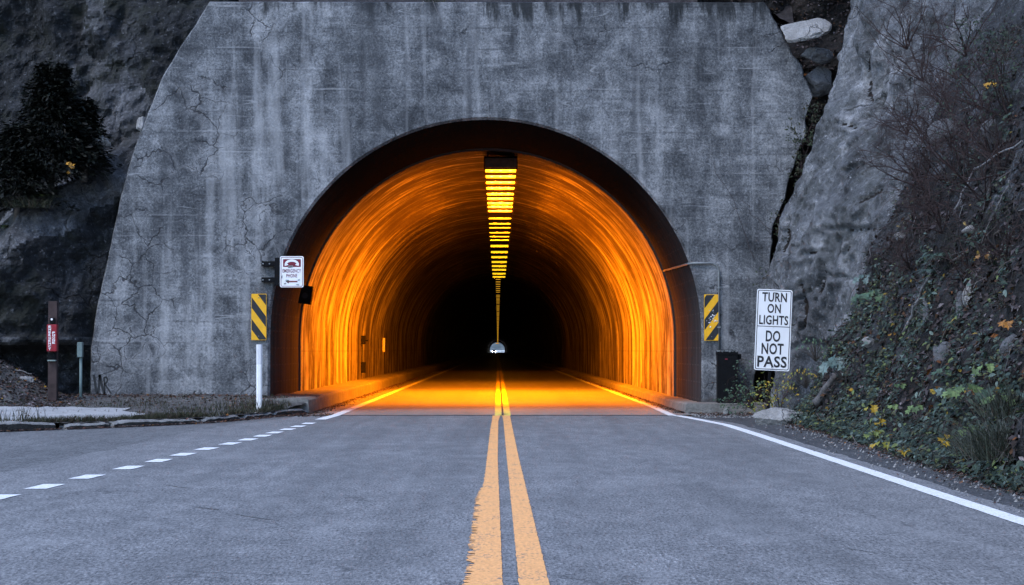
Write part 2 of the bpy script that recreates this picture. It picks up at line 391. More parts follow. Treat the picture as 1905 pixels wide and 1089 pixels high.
M['black']=plain('black_metal',(.004,.0045,.006),.7,.3,6); M['black'].node_tree.nodes['Principled BSDF'].inputs['Specular IOR Level'].default_value=.12
M['steel']=plain('galvanised_steel',(.2,.21,.22),.5,.3,6,.4)
M['post']=plain('brown_timber',(.045,.03,.03),.85,.4,5,0,.4)
M['signwhite']=plain('white_sign_sheet',(.80,.80,.83),.45,.05,3,0,.03)
M['signblack']=plain('black_ink',(.02,.021,.025),.5,.2,8)
M['signyellow']=plain('yellow_sheet',(.78,.40,.015),.5,.12,6)
M['maroon']=plain('maroon_ink',(.16,.012,.03),.5,.15,8)
M['redbox']=plain('red_enamel',(.24,.008,.02),.5,.15,8)
M['teal']=plain('sticker_ink',(.12,.2,.22),.5,.3,30)
M['greygreen']=plain('grey_green_paint',(.2,.26,.25),.6,.2,8)
M['plastic']=plain('white_plastic',(.78,.78,.80),.5,.06,5)
M['refl']=plain('reflective_band',(.62,.62,.67),.35,.06,9)
M['housing']=plain('lamp_housing',(.006,.005,.005),.9,.3,8); M['housing'].node_tree.nodes['Principled BSDF'].inputs['Specular IOR Level'].default_value=.05
M['lamp']=emis('sodium_panel',(1.0,.60,.012),.46)
M['lampdim']=emis('sodium_panel_dirty',(1.0,.45,.01),.38)
M['bulb']=emis('sodium_bulb',(1.0,.78,.2),.9)
M['lampfar']=emis('amber_strip',(1.0,.48,.03),.26)
for k in ('bulb',): M[k].cycles.emission_sampling='NONE'
M['headlight']=emis('headlight_glow',(1.0,.97,1.0),160); 
M['carpaint']=plain('grey_car_paint',(.10,.11,.13),.3,.1,3,.3)
M['glass']=plain('dark_glass',(.02,.025,.03),.1,.1,3)
M['rubber']=plain('black_rubber',(.015,.015,.015),.8,.2,9)
M['farwood']=m_dirt('far_forest',(.05,.065,.065),(.11,.13,.135),(.2,.22,.23),.25)
M['rail']=plain('white_rail',(.82,.82,.84),.6,.05,3)

# ------------------------------------------------------------------ setting: ground and roads
TL = 1290.0                                    # length of the tunnel
CX, ZC, RA = -.24, 1.565, 4.36                 # arch centre, springing height, radius
def sheet(name, mat, poly, z, kind='structure', parent=None):
    mb=MB(); mb.add([(x,y,z) for x,y in poly],[list(range(len(poly)))]); o=mb.build(name,mat,parent)
    if kind: o['kind']=kind
    return o
sheet('ground',M['ground'],[(-3000,-3000),(3000,-3000),(3000,4500),(-3000,4500)],-.06)
sheet('road_shoulder',M['shoulder'],[(3.2,-80),(5.6,-80),(5.6,-2.3),(3.2,-2.3)],-.008)
sheet('parking_strip',M['pullout'],[(-30,-80),(-3.5,-80),(-3.5,-2.3),(-4.25,-2.3),(-5.4,-6.6),(-8.4,-10.2),(-14,-13.2),(-30,-19)],-.008)
def edge_x(Y): return interp(Y,[(-80,4.12),(-30,4.10),(-12,4.12),(-7,4.1),(-4,3.72),(-2.4,3.6)])
def leftx(Y): return interp(Y,[(-80,-5.6),(-24,-5.1),(-12,-4.75),(-7.5,-4.5),(-5,-4.0),(-2.4,-3.72)])
ys=[-80,-60,-46]+[-45+.4*i for i in range(106)]+[-2.45]
mb=MB(); L=[]; 
for y in ys:
    L.append((leftx(y)+.12*fr(y,0,0,.9),y,edge_x(y)+.05*fr(y,5,0,1.2)))
vs=[(l,y,0) for l,y,r in L]+[(r,y,0) for l,y,r in L]; n=len(L)
mb.add(vs,[[i,n+i,n+i+1,i+1] for i in range(n-1)])
road=mb.build('road',M['asphalt']); road['kind']='structure'
mb=MB(); 
mb.add([(-3.72,-2.45,.001),(3.62,-2.45,.001),(3.62,-1.95,.001),(-3.72,-1.95,.001)],[[0,1,2,3]])
mb.build('joint_strip',M['joint'],road)
# painted lines on the outside road
mb=MB()
def stripe(mb, edges, z):
    n=len(edges); mb.add([(l,y,z) for y,l,r in edges]+[(r,y,z) for y,l,r in edges],[[i,n+i,n+i+1,i+1] for i in range(n-1)])
rr=random.Random(3)
ys=[-60+.03*i for i in range(int(57.55/.03))]+[-2.45]
def lx(y): return .02*math.sin(y*.5)
ed=[];ed2=[]
for y in ys:
    rag=0.0
    if -36<y<-24:   # overspray comb on the near left stripe
        k=sstep(-24,-27,y)
        rag=(.055*k)*(1 if fr(y,0,0,3.2,2)+.25*math.sin(y*52)>-.16 else rr.uniform(.05,.6))*(.8+.4*rr.random())
    elif -24<=y<-6: rag=.012*max(0,fr(y,3,0,3,2))
    w0=interp(y,[(-36,-.125),(-26,-.13),(-10,-.115),(-5,-.10),(-2.4,-.10)])
    w1=interp(y,[(-36,.03),(-20,.0),(-6,.01),(-2.4,.05)])
    ed.append((y,w0-rag,w1+.004*fr(y,9,0,4,2)))
    w2=interp(y,[(-36,.115),(-20,.105),(-6,.10),(-3.4,.09),(-2.4,.075)]); w3=interp(y,[(-36,.28),(-20,.245),(-6,.235),(-2.4,.235)])
    ed2.append((y,w2+.004*fr(y,19,0,4,2),w3+.005*fr(y,29,0,4,2)))
stripe(mb,ed,.005); stripe(mb,ed2,.005)
mb.build('centre_line',M['yellow'],road)
mb=MB()
ed=[]
for i in range(260):
    y=-60+i*(57.55/259)
    x=interp(y,[(-60,3.86),(-26,3.82),(-12,3.84),(-8,3.82),(-5,3.62),(-2.4,3.42)])
    ed.append((y,x-.085+.006*fr(y,0,3,2,2),x+.085+.006*fr(y,4,3,2,2)))
stripe(mb,ed,.005)
ed=[]
for i in range(9):
    y=-4.95+i*2.5/8; x=interp(y,[(-5,-3.2),(-2.45,-3.12)]); ed.append((y,x-.10,x+.10))
stripe(mb,ed,.005)
mb.build('edge_line',M['white'],road)
mb=MB()
dashes=[(0,925),(87,905),(165,887),(242,870),(297,857),(343,845.5),(386,835),(430,825.5),(463,818),(490,811),(512,805),(536,799),(556,793.5),(575,788)]
dp=[]
for px,py in dashes:
    d=F*CAMH/(py-652); dp.append(((px-926)*d/F, d+CAMY))
for i,(x,y) in enumerate(dp):
    j=min(i,len(dp)-2); dx=(dp[j+1][0]-dp[j][0])/(dp[j+1][1]-dp[j][1])
    pts=[]
    for t in (-.36,-.18,0,.18,.36): pts.append((y+t,x+dx*t-.10+.008*rr.uniform(-1,1),x+dx*t+.10+.008*rr.uniform(-1,1)))
    stripe(mb,pts,.005)
mb.build('dashed_line',M['white'],road)
for px0,py0,px1,py1,w in ((358,942,415,948,.05),(430,957,514,967,.05),(470,720,560,730,.02)):
    pass
# tyre scars
mb=MB()
for (px0,py0,px1,py1,w) in ((355,941,418,949,.02),(432,955,516,968,.024),(305,901,360,909,.02),(1560,1018,1640,1030,.012)):
    pts=[]
    for t in [i/8 for i in range(9)]:
        px=lerp(px0,px1,t); py=lerp(py0,py1,t); d=F*CAMH/(py-652); ww=w*math.sin(math.pi*min(.98,max(.02,t)))
        pts.append(((px-926)*d/F,d+CAMY,ww))
    nn=len(pts); mb.add([(x,y-w_*2,.004) for x,y,w_ in pts]+[(x,y+w_*2,.004) for x,y,w_ in pts],[[i,i+1,nn+i+1,nn+i] for i in range(nn-1)])
mb.build('tyre_scar',M['pullout'],road)

# tunnel road: brighter slab paving with its own lines
mb=MB(); yy=[-1.95+2*i for i in range(70)]+[140+20*i for i in range(58)]+[TL+40]
n=len(yy); mb.add([(-3.72,y,0) for y in yy]+[(4.1,y,0) for y in yy],[[i,n+i,n+i+1,i+1] for i in range(n-1)])
troad=mb.build('tunnel_road',M['slabroad']); troad['kind']='structure'
mb=MB(); mb2=MB(); e1=[];e2=[];e3=[];e4=[]
for i,y in enumerate([-2.45+.25*k for k in range(400)]+[98+25*k for k in range(48)]):
    wob=.012*fr(y,0,0,1.5,3)
    e1.append((y,-.055+wob,.075+wob)); e2.append((y,.12+wob*.5,.25+wob)); 
    e3.append((y,-3.20+wob,-3.02+wob)); e4.append((y,interp(y,[(-2.45,3.34),(4,3.42),(60,3.5),(100,3.6)])-.08+wob,interp(y,[(-2.45,3.34),(4,3.42),(60,3.5),(100,3.6)])+.08+wob))
stripe(mb,e1,.005); stripe(mb,e2,.005); stripe(mb2,e3,.005); stripe(mb2,e4,.005)
M['yellowT']=m_paint('sodium_lit_yellow_paint',(.92,.74,.16),.5); mb.build('centre_line',M['yellowT'],troad); mb2.build('edge_line',M['white'],troad)  # centre-line yellow with its look under the sodium lamps painted in
mb=MB(); pts=[]
for i in range(60):
    y=-2.3+i*1.2; pts.append((y,.088+.012*fr(y,3,3,2,3),.104+.012*fr(y,3,3,2,3)+.004))
stripe(mb,pts,.007)
for (x,y) in ((.06,-2.2),(.11,-1.8),(.15,-1.5),(.1,-.9)): mb.add([(x-.05,y-.06,.008),(x+.05,y-.05,.008),(x+.06,y+.06,.008),(x-.04,y+.05,.008)],[[0,1,2,3]])
mb.build('tar_seam',M['joint'],troad)

# pavements / kerbs
def slabs(name,mat,prof,ylist,jit=.01,seed=1):
    """profile (x,z) swept along Y"""
    mb=MB(); n=len(prof); r_=random.Random(seed); vs=[]
    for k,y in enumerate(ylist):
        for i,(x,z) in enumerate(prof):
            vs.append((x+jit*fr(x*3,y,z,.9,3),y,z+jit*fr(x*2,y+9,z,1.1,3)))
    fs=[[k*n+i,(k+1)*n+i,(k+1)*n+i+1,k*n+i+1] for k in range(len(ylist)-1) for i in range(n-1)]
    fs.append(list(range(n)))
    mb.add(vs,fs); o=mb.build(name,mat); o['kind']='structure'; return o
yl=[-1.2+.4*i for i in range(180)]+[75+15*i for i in range(82)]
slabs('pavement',M['walk'],[(-4.9,-.1),(-4.9,.30),(-3.78,.30),(-3.72,.26),(-3.70,-.1)],yl,.02)
yl=[-.75+.4*i for i in range(180)]+[75+15*i for i in range(82)]
slabs('kerb',M['walk'],[(3.70,-.1),(3.73,.16),(3.78,.19),(5.4,.19),(5.4,-.1)],yl,.02,2)
# kerb along the verge: cast sections, chipped and settled
KP=[(-16,-14.3),(-12,-12.9),(-9.2,-11.6),(-7.7,-11.0),(-6.4,-9.3),(-5.6,-8.0),(-4.95,-6.6),(-4.55,-4.9),(-4.32,-3.6),(-4.12,-2.6),(-3.85,-1.75),(-3.74,-1.2)]
def kpos(t):
    seg=[];tot=0
    for a,b in zip(KP,KP[1:]): l=math.dist(a,b); seg.append(l); tot+=l
    s=t*tot
    for (a,b),l in zip(zip(KP,KP[1:]),seg):
        if s<=l: 
            u=s/l; return Vector((lerp(a[0],b[0],u),lerp(a[1],b[1],u),0)), Vector((b[0]-a[0],b[1]-a[1],0)).normalized(), tot
        s-=l
    return Vector((*KP[-1],0)),Vector((KP[-1][0]-KP[-2][0],KP[-1][1]-KP[-2][1],0)).normalized(),tot
mb=MB()
secs=[(0,.18,0),(.19,.33,.0),(.34,.4305,.015),(.437,.515,.03),(.527,.575,.0),(.58,.70,.01),(.705,.80,.0),(.805,.90,.0),(.905,1.0,.02)]
for si,(t0,t1,dz) in enumerate(secs):
    m_=26; rings=[]
    for k in range(m_+1):
        t=lerp(t0,t1,k/m_); p,tg,_=kpos(t); nr=Vector((-tg.y,tg.x,0))
        e=1-.35*(sstep(.12,0,k/m_)+sstep(.88,1,k/m_))
        h=.088*e+dz+.03*fr(p.x,p.y,si,2.5,3); w=.17+.03*fr(p.x,p.y,si+9,1.8,3)
        if si==3: w+=.16*math.sin(math.pi*k/m_); h+=.02
        nr2=nr*1
        rings.append([p-nr2*.02+Vector((0,0,-.06)),p+nr2*.0+Vector((0,0,h-.03)),p+nr2*.03+Vector((0,0,h)),p+nr2*w+Vector((0,0,h+.01)),p+nr2*(w+.03)+Vector((0,0,-.06))])
    vs=[q for r_ in rings for q in r_]; fs=[[k*5+i,k*5+i+1,(k+1)*5+i+1,(k+1)*5+i] for k in range(m_) for i in range(4)]+[[0,1,2,3,4],[m_*5+4-i for i in range(5)]]
    mb.add(vs,fs)
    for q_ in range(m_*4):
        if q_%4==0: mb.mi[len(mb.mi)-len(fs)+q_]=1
M['kerbface']=m_rock('dark_kerb_face',(.012,.012,.012),(.05,.048,.045),(.16,.155,.15),2.2,.1)  # darker concrete for the road-side face strips of the kerb
vk=mb.build('kerb',[M['kerb'],M['kerbface']]); vk['kind']='structure'
# verge behind the kerb
def kerb_y(x):   # y of the kerb line at x
    return interp(x,[(a,b) for a,b in KP])
def zver(x,y):
    k=kerb_y(x) if x<-3.74 else -1.2
    t=max(0,y-k)
    z=.09+.011*min(t,8)+.17*sstep(-3.2,-.3,y)+.018*fr(x,y,0,.9,4)
    z+=sstep(-8.6,-10.6,x+.25*fr(x,y,3,.7))*sstep(-4.5,-.2,y)*.95+.10*max(0,fr(x,y,7,2.2,4))*sstep(-8.6,-9.6,x)      # talus heap at the cliff foot
    z+=.018*fr(x,y,4,5,3)
    return z
mb=MB(); nx,ny=150,90; vs=[];
for j in range(ny+1):
    for i in range(nx+1):
        x=lerp(-16,-3.76,i/nx); k=kerb_y(x)+.12; y=lerp(k,2.4,(j/ny)**1.0); vs.append((x,y,zver(x,y)))
mb.add(vs,[[j*(nx+1)+i,j*(nx+1)+i+1,(j+1)*(nx+1)+i+1,(j+1)*(nx+1)+i] for j in range(ny) for i in range(nx)])
verge=mb.build('verge',M['verge'],smooth=True); verge['kind']='structure'
# broken concrete path across the verge
mb=MB(); vs=[]; nx,ny=60,24
for j in range(ny+1):
    for i in range(nx+1):
        u,v=i/nx,j/ny
        x=lerp(-16,-6.5+.35*math.sin(v*5)+.1*fr(0,v*2,0,1.4,2),u); y0=kerb_y(x)+1.0; y1=-3.7
        y=lerp(min(y0,-5.4),y1,v)+.1*fr(x,v*3,2,1.5,3)*(1 if 0<j<ny else .6)
        vs.append((x,y,zver(x,y)+.022+.004*fr(x,y,0,3)))
mb.add(vs,[[j*(nx+1)+i,j*(nx+1)+i+1,(j+1)*(nx+1)+i+1,(j+1)*(nx+1)+i] for j in range(ny) for i in range(nx)])
fp=mb.build('footpath',M['footpath'],smooth=True); fp['kind']='structure'

# ------------------------------------------------------------------ the tunnel
tun=thing('road_tunnel','grey weathered concrete road tunnel with an arched mouth lit orange inside','tunnel',(0,0,0))
def arch(r,zb=-.1,n=64,cx=CX):
    pts=[(cx-r,zb),(cx-r,.35),(cx-r,1.0)]
    for i in range(n+1):
        a=math.pi*(1-i/n); pts.append((cx+r*math.cos(a),ZC+r*math.sin(a)))
    return pts+[(cx+r,1.0),(cx+r,.35),(cx+r,zb)]
# facade outline, with a slightly broken edge
OUT=[(172,760),(172,650),(184,570),(205,470),(228,365),(252,275),(300,150),(345,75),(391,3)]
OUTR=[(1421,4),(1450,52),(1492,122),(1509,180),(1499,245),(1486,285),(1468,330),(1456,372),(1440,415),(1434,480),(1428,560),(1416,640),(1404,700),(1398,760)]
def pxw(p): v=at(p[0],p[1],0); return (v.x,v.z)
def refine(pts,step,j,seed):
    out=[]
    for (a,b) in zip(pts,pts[1:]):
        l=math.dist(a,b); k=max(1,int(l/step))
        for i in range(k):
            t=i/k; x=lerp(a[0],b[0],t); z=lerp(a[1],b[1],t)
            out.append((x+j*fr(x,z,seed,2.2,4),z+j*.6*fr(x,z,seed+5,2.2,4)))
    out.append(pts[-1]); return out
left=refine([pxw(p) for p in OUT],.12,.02,1); topl=refine([pxw((391,3)),pxw((1421,4))],.2,.012,2); right=refine([pxw(p) for p in OUTR],.1,.07,3)
outline=left+topl[1:-1]+right
ar=arch(RA+.05); ar=[(x+.008*fr(x,z,0,3,3),z+.008*fr(x,z,7,3,3)) for x,z in ar]
poly=outline+list(reversed(ar))
mb=MB(); n=len(poly)
mb.add([(x,0,z) for x,z in poly],[list(range(n))])
no=len(outline)
mb.add([(x,0,z) for x,z in outline]+[(x+(-.03 if x<0 else .03),.06,z+.02) for x,z in outline]+[(x,1.6,z+.02) for x,z in outline],
       [[i+1,i,no+i,no+i+1] for i in range(no-1)]+[[no+i+1,no+i,2*no+i,2*no+i+1] for i in range(no-1)])
a2=arch(RA); na=len(a2)
mb.add([(x,0,z) for x,z in ar]+[(x,.07,z) for x,z in a2],[[i,i+1,na+i+1,na+i] for i in range(na-1)])
fac=mb.build('facade',M['facade'],tun)
def vault(name,mat,r,ylist,smooth=True,cx=CX):
    pts=arch(r,cx=cx); n=len(pts); me=bpy.data.meshes.new(name); vs=[(x,y,z) for y in ylist for x,z in pts]
    fs=[[k*n+i,k*n+i+1,(k+1)*n+i+1,(k+1)*n+i] for k in range(len(ylist)-1) for i in range(n-1)]
    me.from_pydata(vs,[],fs)
    # uv: u = distance from the nearer foot along the arch, v = metres along the tunnel
    L_=[0]
    for a,b in zip(pts,pts[1:]): L_.append(L_[-1]+math.dist(a,b))
    tot=L_[-1]; uvl=me.uv_layers.new(name='UVMap'); 
    data=[]
    for f in me.polygons:
        for vi in f.vertices:
            k,i=divmod(vi,n); u=min(L_[i],tot-L_[i]) ; data+=[u, ylist[k]+(0 if L_[i]<tot/2 else 500)*0]
    uvl.data.foreach_set('uv',data)
    me.materials.append(mat); me.polygons.foreach_set('use_smooth',[smooth]*len(fs)); me.update()
    o=bpy.data.objects.new(name,me); link(o); o.parent=tun; return o
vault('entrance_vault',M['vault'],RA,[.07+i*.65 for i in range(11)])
YS=6.6
mb=MB(); a1=arch(RA+.2); a2=arch(RA-.05); na=len(a1)
mb.add([(x,YS,z) for x,z in a1]+[(x,YS,z) for x,z in a2],[[i,i+1,na+i+1,na+i] for i in range(na-1)])
mb.build('lining_edge',M['vault'],tun)
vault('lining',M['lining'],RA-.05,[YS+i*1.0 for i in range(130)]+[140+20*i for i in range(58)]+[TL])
# far mouth
mb=MB(); b1=[(-9,-.1),(-9,9),(9,9),(9,-.1)]; poly=b1+list(reversed(arch(RA-.05)))
mb.add([(x,TL+.02,z) for x,z in poly],[list(range(len(poly)))]); mb.add([(x,TL+1.5,z) for x,z in poly],[list(range(len(poly)))])
mb.build('far_facade',M['facade'],tun)
# spray painted scrawl at the foot of the facade
mb=MB()
def stroke(pts,w):
    P=[at(px,py,0) for px,py in pts]
    for a,b in zip(P,P[1:]):
        t=(b-a).normalized(); nrm=Vector((-t.z,0,t.x))*w/2
        mb.add([a-nrm+Vector((0,-.004,0)),b-nrm+Vector((0,-.004,0)),b+nrm+Vector((0,-.004,0)),a+nrm+Vector((0,-.004,0))],[[0,1,2,3]])
stroke([(176,697),(179,715),(182,735)],.05); stroke([(184,735),(186,715),(187,697),(191,716),(196,735)],.05); stroke([(197,735),(196,716),(195,702),(200,702),(202,707),(200,712),(196,714),(203,724),(209,733)],.03)
mb.build('spray_scrawl',M['signblack'],tun)

# ------------------------------------------------------------------ lamps in the tunnel
LZ=5.5
def lampd(py): return (LZ-CAMH)*F/(652-py)
wide=[311.4,322.6,334,345,356,365,373.5,380.5,388.5,403,413,420.6,430,437.4,444.3,456.6,468,477.5,486.6,494.3,501.2,508.5,514.5]
ORD='first second third fourth fifth sixth seventh eighth ninth tenth eleventh twelfth thirteenth fourteenth fifteenth sixteenth seventeenth eighteenth nineteenth twentieth twenty-first twenty-second twenty-third'.split()
TILT=46
def make_lamp(L,dirty,power,bulbs,tilt=TILT):
    t=thing('ceiling_lamp','','lamp',(0,0,0),'wide ceiling lamps along the tunnel crown')
    h=MB(); w=.36
    h.box((-w-.03,-L/2-.03,.02),(w+.03,L/2+.03,.26),.01)
    for a in (-1,1): h.box((a*(w+.015)-.012,-L/2-.03,-.045),(a*(w+.015)+.012,L/2+.03,.018))
    for a in ((-1,1) if L>.5 else ()): h.box((-w-.003,a*(L/2+.015)-.012,-.045),(w+.003,a*(L/2+.015)+.012,.018))
    h.build('housing',M['housing'],t)
    d=MB(); d.box((-w,-L/2,-.03 if L>.5 else -.055),(w,L/2,.015),.006); d.build('diffuser',M['lampdim'] if dirty else M['lamp'],t)
    for k in bulbs:
        b=MB(); bm=bmesh.new(); bmesh.ops.create_uvsphere(bm,u_segments=10,v_segments=6,radius=.035)
        bm.verts.index_update()
        b.add([Vector((v.co.x+k,v.co.y*2.2,v.co.z*.5-.03)) for v in bm.verts],[[v.index for v in f.verts] for f in bm.faces]); bm.free()
        b.build('bulb',M['bulb'],t,smooth=True)
    li=bpy.data.lights.new('lamp_light','AREA'); li.shape='RECTANGLE'; li.size=.6; li.size_y=.09
    li.color=(1.0,.215,.003); li.energy=power
    lo=bpy.data.objects.new('lamp_light',li); link(lo); lo.parent=t; lo.location=(0,-L*.3,-.10); lo.rotation_euler=(R(tilt),0,0)
    return t
protos={}
lastd=None
for i,py in enumerate(wide):
    d=lampd(py); Y=d+CAMY
    if i<9: key=(1.1,i in (2,3)); P=520
    elif i<15: key=(.95,False); P=75
    else: key=(.42,False); P=10
    tl=30 if i<1 else TILT; P=P*1.15 if i<1 else P
    kk=(key,P)
    if kk not in protos: protos[kk]=make_lamp(key[0],key[1],P,(-.22,0,.22) if i<9 else (),tl); t=protos[kk]
    else: t=copy_tree(protos[kk])
    t.location=(.07,Y+key[0]/2,LZ)
    where=('in the brightest first bank' if i<9 else 'in the middle bank' if i<15 else 'in the thin dim bank')
    t['label']=f'{ORD[i]} wide yellow ceiling lamp counting inward from the tunnel mouth, {where}'
# mounting tray at the front of the row
tr=thing('lamp_tray','dark metal tray hanging from the crown in front of the first ceiling lamp','tray',(.07,YS+.05,LZ))
mb=MB(); mb.box((.07-.37,YS+.03,LZ-.02),(.07+.37,YS+.12,LZ+.2),.01); M['tray']=plain('rusty_tray',(.06,.045,.04),.9,.4,9); mb.build('tray_plate',M['tray'],tr)
for a in (-.3,.3):
    mb=MB(); mb.box((.07+a-.02,YS+.124,LZ+.02),(.07+a+.02,YS+.2,LZ+.36)); mb.build('tray_bracket',M['black'],tr)
# slim far strips
base=None; Y=90.0; k=0; rl=random.Random(5)
while Y<1240:
    if base is None:
        mb=MB(); mb.box((-.16,-.4,0),(.16,.4,.14),.0,0); mb.box((-.14,-.36,-.02),(.14,.36,-.002),0,1)
        base=mb.build('strip_lamp',[M['housing'],M['lampfar']]); o=base
    else: o=base.copy(); link(o)
    o.location=(.02,Y,LZ); tag(o,'slim amber strip lamp in the dark far tunnel beyond the wide lamps','lamp','slim strip lamps in the far tunnel')
    k+=1; Y+=(5.0 if k%7 else 9.0)
mb=MB(); mb.box((-1.0,-.4,0),(1.0,.4,.5),.02,0); mb.box((-.95,-.44,.06),(.95,-.402,.44),0,1)
o=mb.build('exit_lamp',[M['housing'],M['lampfar']]); o.location=(CX,TL-4,5.05); tag(o,'wide orange lamp over the tiny far exit of the tunnel','lamp')

# ------------------------------------------------------------------ beyond the far mouth
mb=MB(); vs=[]; nx,nz=40,30
for j in range(nz+1):
    for i in range(nx+1):
        x=lerp(-160,160,i/nx); z=lerp(-2,70,j/nz); vs.append((x,TL+120+z*.9+14*fr(x,z,0,.03,4),z))
mb.add(vs,[[j*(nx+1)+i,j*(nx+1)+i+1,(j+1)*(nx+1)+i+1,(j+1)*(nx+1)+i] for j in range(nz) for i in range(nx)])
o=mb.build('far_hill',M['farwood'],smooth=True); o['kind']='structure'
gr=thing('guard_rail','white guard rail across the road bend outside the far tunnel exit','rail',(0,TL+60,0))
mb=MB(); mb.box((-8,TL+60,.95),(14,TL+60.1,1.35),.01); mb.build('upper_rail',M['rail'],gr)
mb=MB(); mb.box((-8,TL+60,.05),(14,TL+60.1,.5),.01); mb.build('lower_rail',M['rail'],gr)
for i in range(12):
    mb=MB(); mb.box((-8+i*2,TL+60.11,0),(-7.85+i*2,TL+60.25,1.4),.01); mb.build('post',M['steel'],gr)
# oncoming car
CYR=1031.0
car=thing('oncoming_car','distant oncoming car with two bright white headlights deep in the tunnel','car',(-1.8,CYR,0))
X0=-1.8
mb=MB(); side=[(0,.35),(.02,.75),(.9,.92),(1.5,1.42),(2.9,1.45),(3.7,1.0),(4.3,.95),(4.35,.35)]
mb.prism([(CYR+a,b) for a,b in side],X0-.86,X0+.86,'X'); mb.build('body',M['carpaint'],car)
mb=MB(); mb.add([(X0-.7,CYR+.93,.96),(X0+.7,CYR+.93,.96),(X0+.62,CYR+1.48,1.415),(X0-.62,CYR+1.48,1.415)],[[0,1,2,3]]); mb.build('windscreen',M['glass'],car)
for sx in (-1,1):
    for yy_ in (.85,3.5):
        mb=MB(); mb.tube([(X0+sx*.68,CYR+yy_,.33),(X0+sx*.88,CYR+yy_,.33)],.33,16); mb.build('wheel',M['rubber'],car)
    mb=MB(); mb.tube([(X0+sx*.68,CYR-.05,.68),(X0+sx*.68,CYR+.06,.68)],.13,12); mb.build('headlight',M['headlight'],car)

# ------------------------------------------------------------------ cliffs
def grid(fn, us, vs_):
    mb=MB(); n=len(us)
    mb.add([fn(u,v) for v in vs_ for u in us],[[j*n+i,j*n+i+1,(j+1)*n+i+1,(j+1)*n+i] for j in range(len(vs_)-1) for i in range(n-1)])
    return mb
def fl(a,b,s): 
    k=max(1,round((b-a)/s)); return [a+(b-a)*i/k for i in range(k+1)]
def ledge(X): return 4.0+(X+10)*.68 if X>-11 else 3.32+.35*(X+11)
def yleft(X,Z):
    zl=ledge(X)+.25*fr(X,0,0,1.2,3)
    t=sstep(-10.3,-7,X)
    low=lerp(-.9,.55,t)+.10*max(0,Z-1.5)+.12*(Z-1.4)
    low+=.55*sstep(1.45,1.15,Z+.06*fr(X,0,5,1.5,3))              # undercut by the ledge course
    low-=.16*sstep(1.25,1.45,Z)*sstep(1.62,1.48,Z)
    up=lerp(2.2,1.9,t)+.16*(Z-zl)+.5*sstep(-6.6,-5.2,X)
    k=.22*sstep(zl-1.0,zl-.1,Z)+.78*sstep(zl-.12,zl+.3,Z)
    y=lerp(low,up,k)
    y+=.5*(fr(X*1.1,Z*.8,0,.55,5)) + .16*rid(X,Z,2,1.1,4)-.2 + .07*fr(X,Z,4,4,4)
    y-=.5*sstep(.5,.0,abs(X+8.9+.25*(Z-6)))*sstep(5.5,8,Z)*.8
    # keep the rock just behind the facade edge
    return y
def fleft(X,Z): return (X+.06*fr(X,Z,11,2.5,3),max(yleft(X,Z),.12) if X>-7.9+.0 and False else yleft(X,Z),Z)
us=fl(-30,-12,.5)[:-1]+fl(-12,-4.6,.055); vz=fl(-.4,9.2,.055)+fl(9.4,15,.3)
def fleft2(X,Z):
    x,y,z=fleft(X,Z)
    # facade left boundary: rock stays behind the wall face there
    zz=max(.0,min(8.3,Z)); bx=interp(zz,[(0,-8.2),(1.3,-8.2),(2.1,-8.06),(3.2,-7.84),(4.4,-7.58),(5.35,-7.3),(6.7,-6.8),(7.5,-6.3),(8.3,-5.8)])
    d=X-bx
    if d>-.5: y=max(y,lerp(y,.35+.25*max(0,Z-7.5),sstep(-.5,0,d)))
    return (x,y,z)
mb=grid(fleft2,us,vz)
keep=[f for f in mb.f if not (sum(mb.v[i][0] for i in f)/4>-5.4 and sum(mb.v[i][2] for i in f)/4<8.0)]
mb.f=keep; mb.col=[None]*len(keep); mb.mi=[0]*len(keep)
M['ledge']=m_rock('lit_ledge_rock',(.014,.015,.017),(.085,.087,.096),(.36,.36,.385),1.3,.25,(.016,.018,.012),.5,(.36,.52,.7))  # top light on the ledge rim painted in as paler rock
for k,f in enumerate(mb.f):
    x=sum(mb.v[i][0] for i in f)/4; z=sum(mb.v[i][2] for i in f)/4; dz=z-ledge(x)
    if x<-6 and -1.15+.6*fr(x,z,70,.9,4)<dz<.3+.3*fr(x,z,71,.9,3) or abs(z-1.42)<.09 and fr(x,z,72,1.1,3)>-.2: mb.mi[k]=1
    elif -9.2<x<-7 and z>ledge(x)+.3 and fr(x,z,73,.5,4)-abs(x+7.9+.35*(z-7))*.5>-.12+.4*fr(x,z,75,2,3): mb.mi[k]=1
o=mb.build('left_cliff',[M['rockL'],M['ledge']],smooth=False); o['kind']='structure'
# recess behind the right shoulder of the facade
def fback(X,Z):
    y=.75+.10*Z-.35*sstep(5.2,7,X)+.45*fr(X,Z,20,.9,5)+.12*rid(X,Z,21,1.5,4)
    y=max(y,.25)
    return (X+.08*fr(X,Z,31,2.5,3),y,Z)
mb=grid(fback,fl(4.2,13,.07),fl(-.3,9.4,.07)+fl(9.7,15,.4))
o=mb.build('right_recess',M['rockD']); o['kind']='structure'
# hillside above the portal
def fhill(X,Y): return (X,Y,8.18+.62*(Y-1.4)+.25*fr(X,Y,3,.8,5)+.1*fr(X,Y,5,3,4))
mb=grid(fhill,fl(-5.5,6.2,.1),fl(1.4,14,.2)); o=mb.build('hillside',M['talus'],smooth=True); o['kind']='structure'
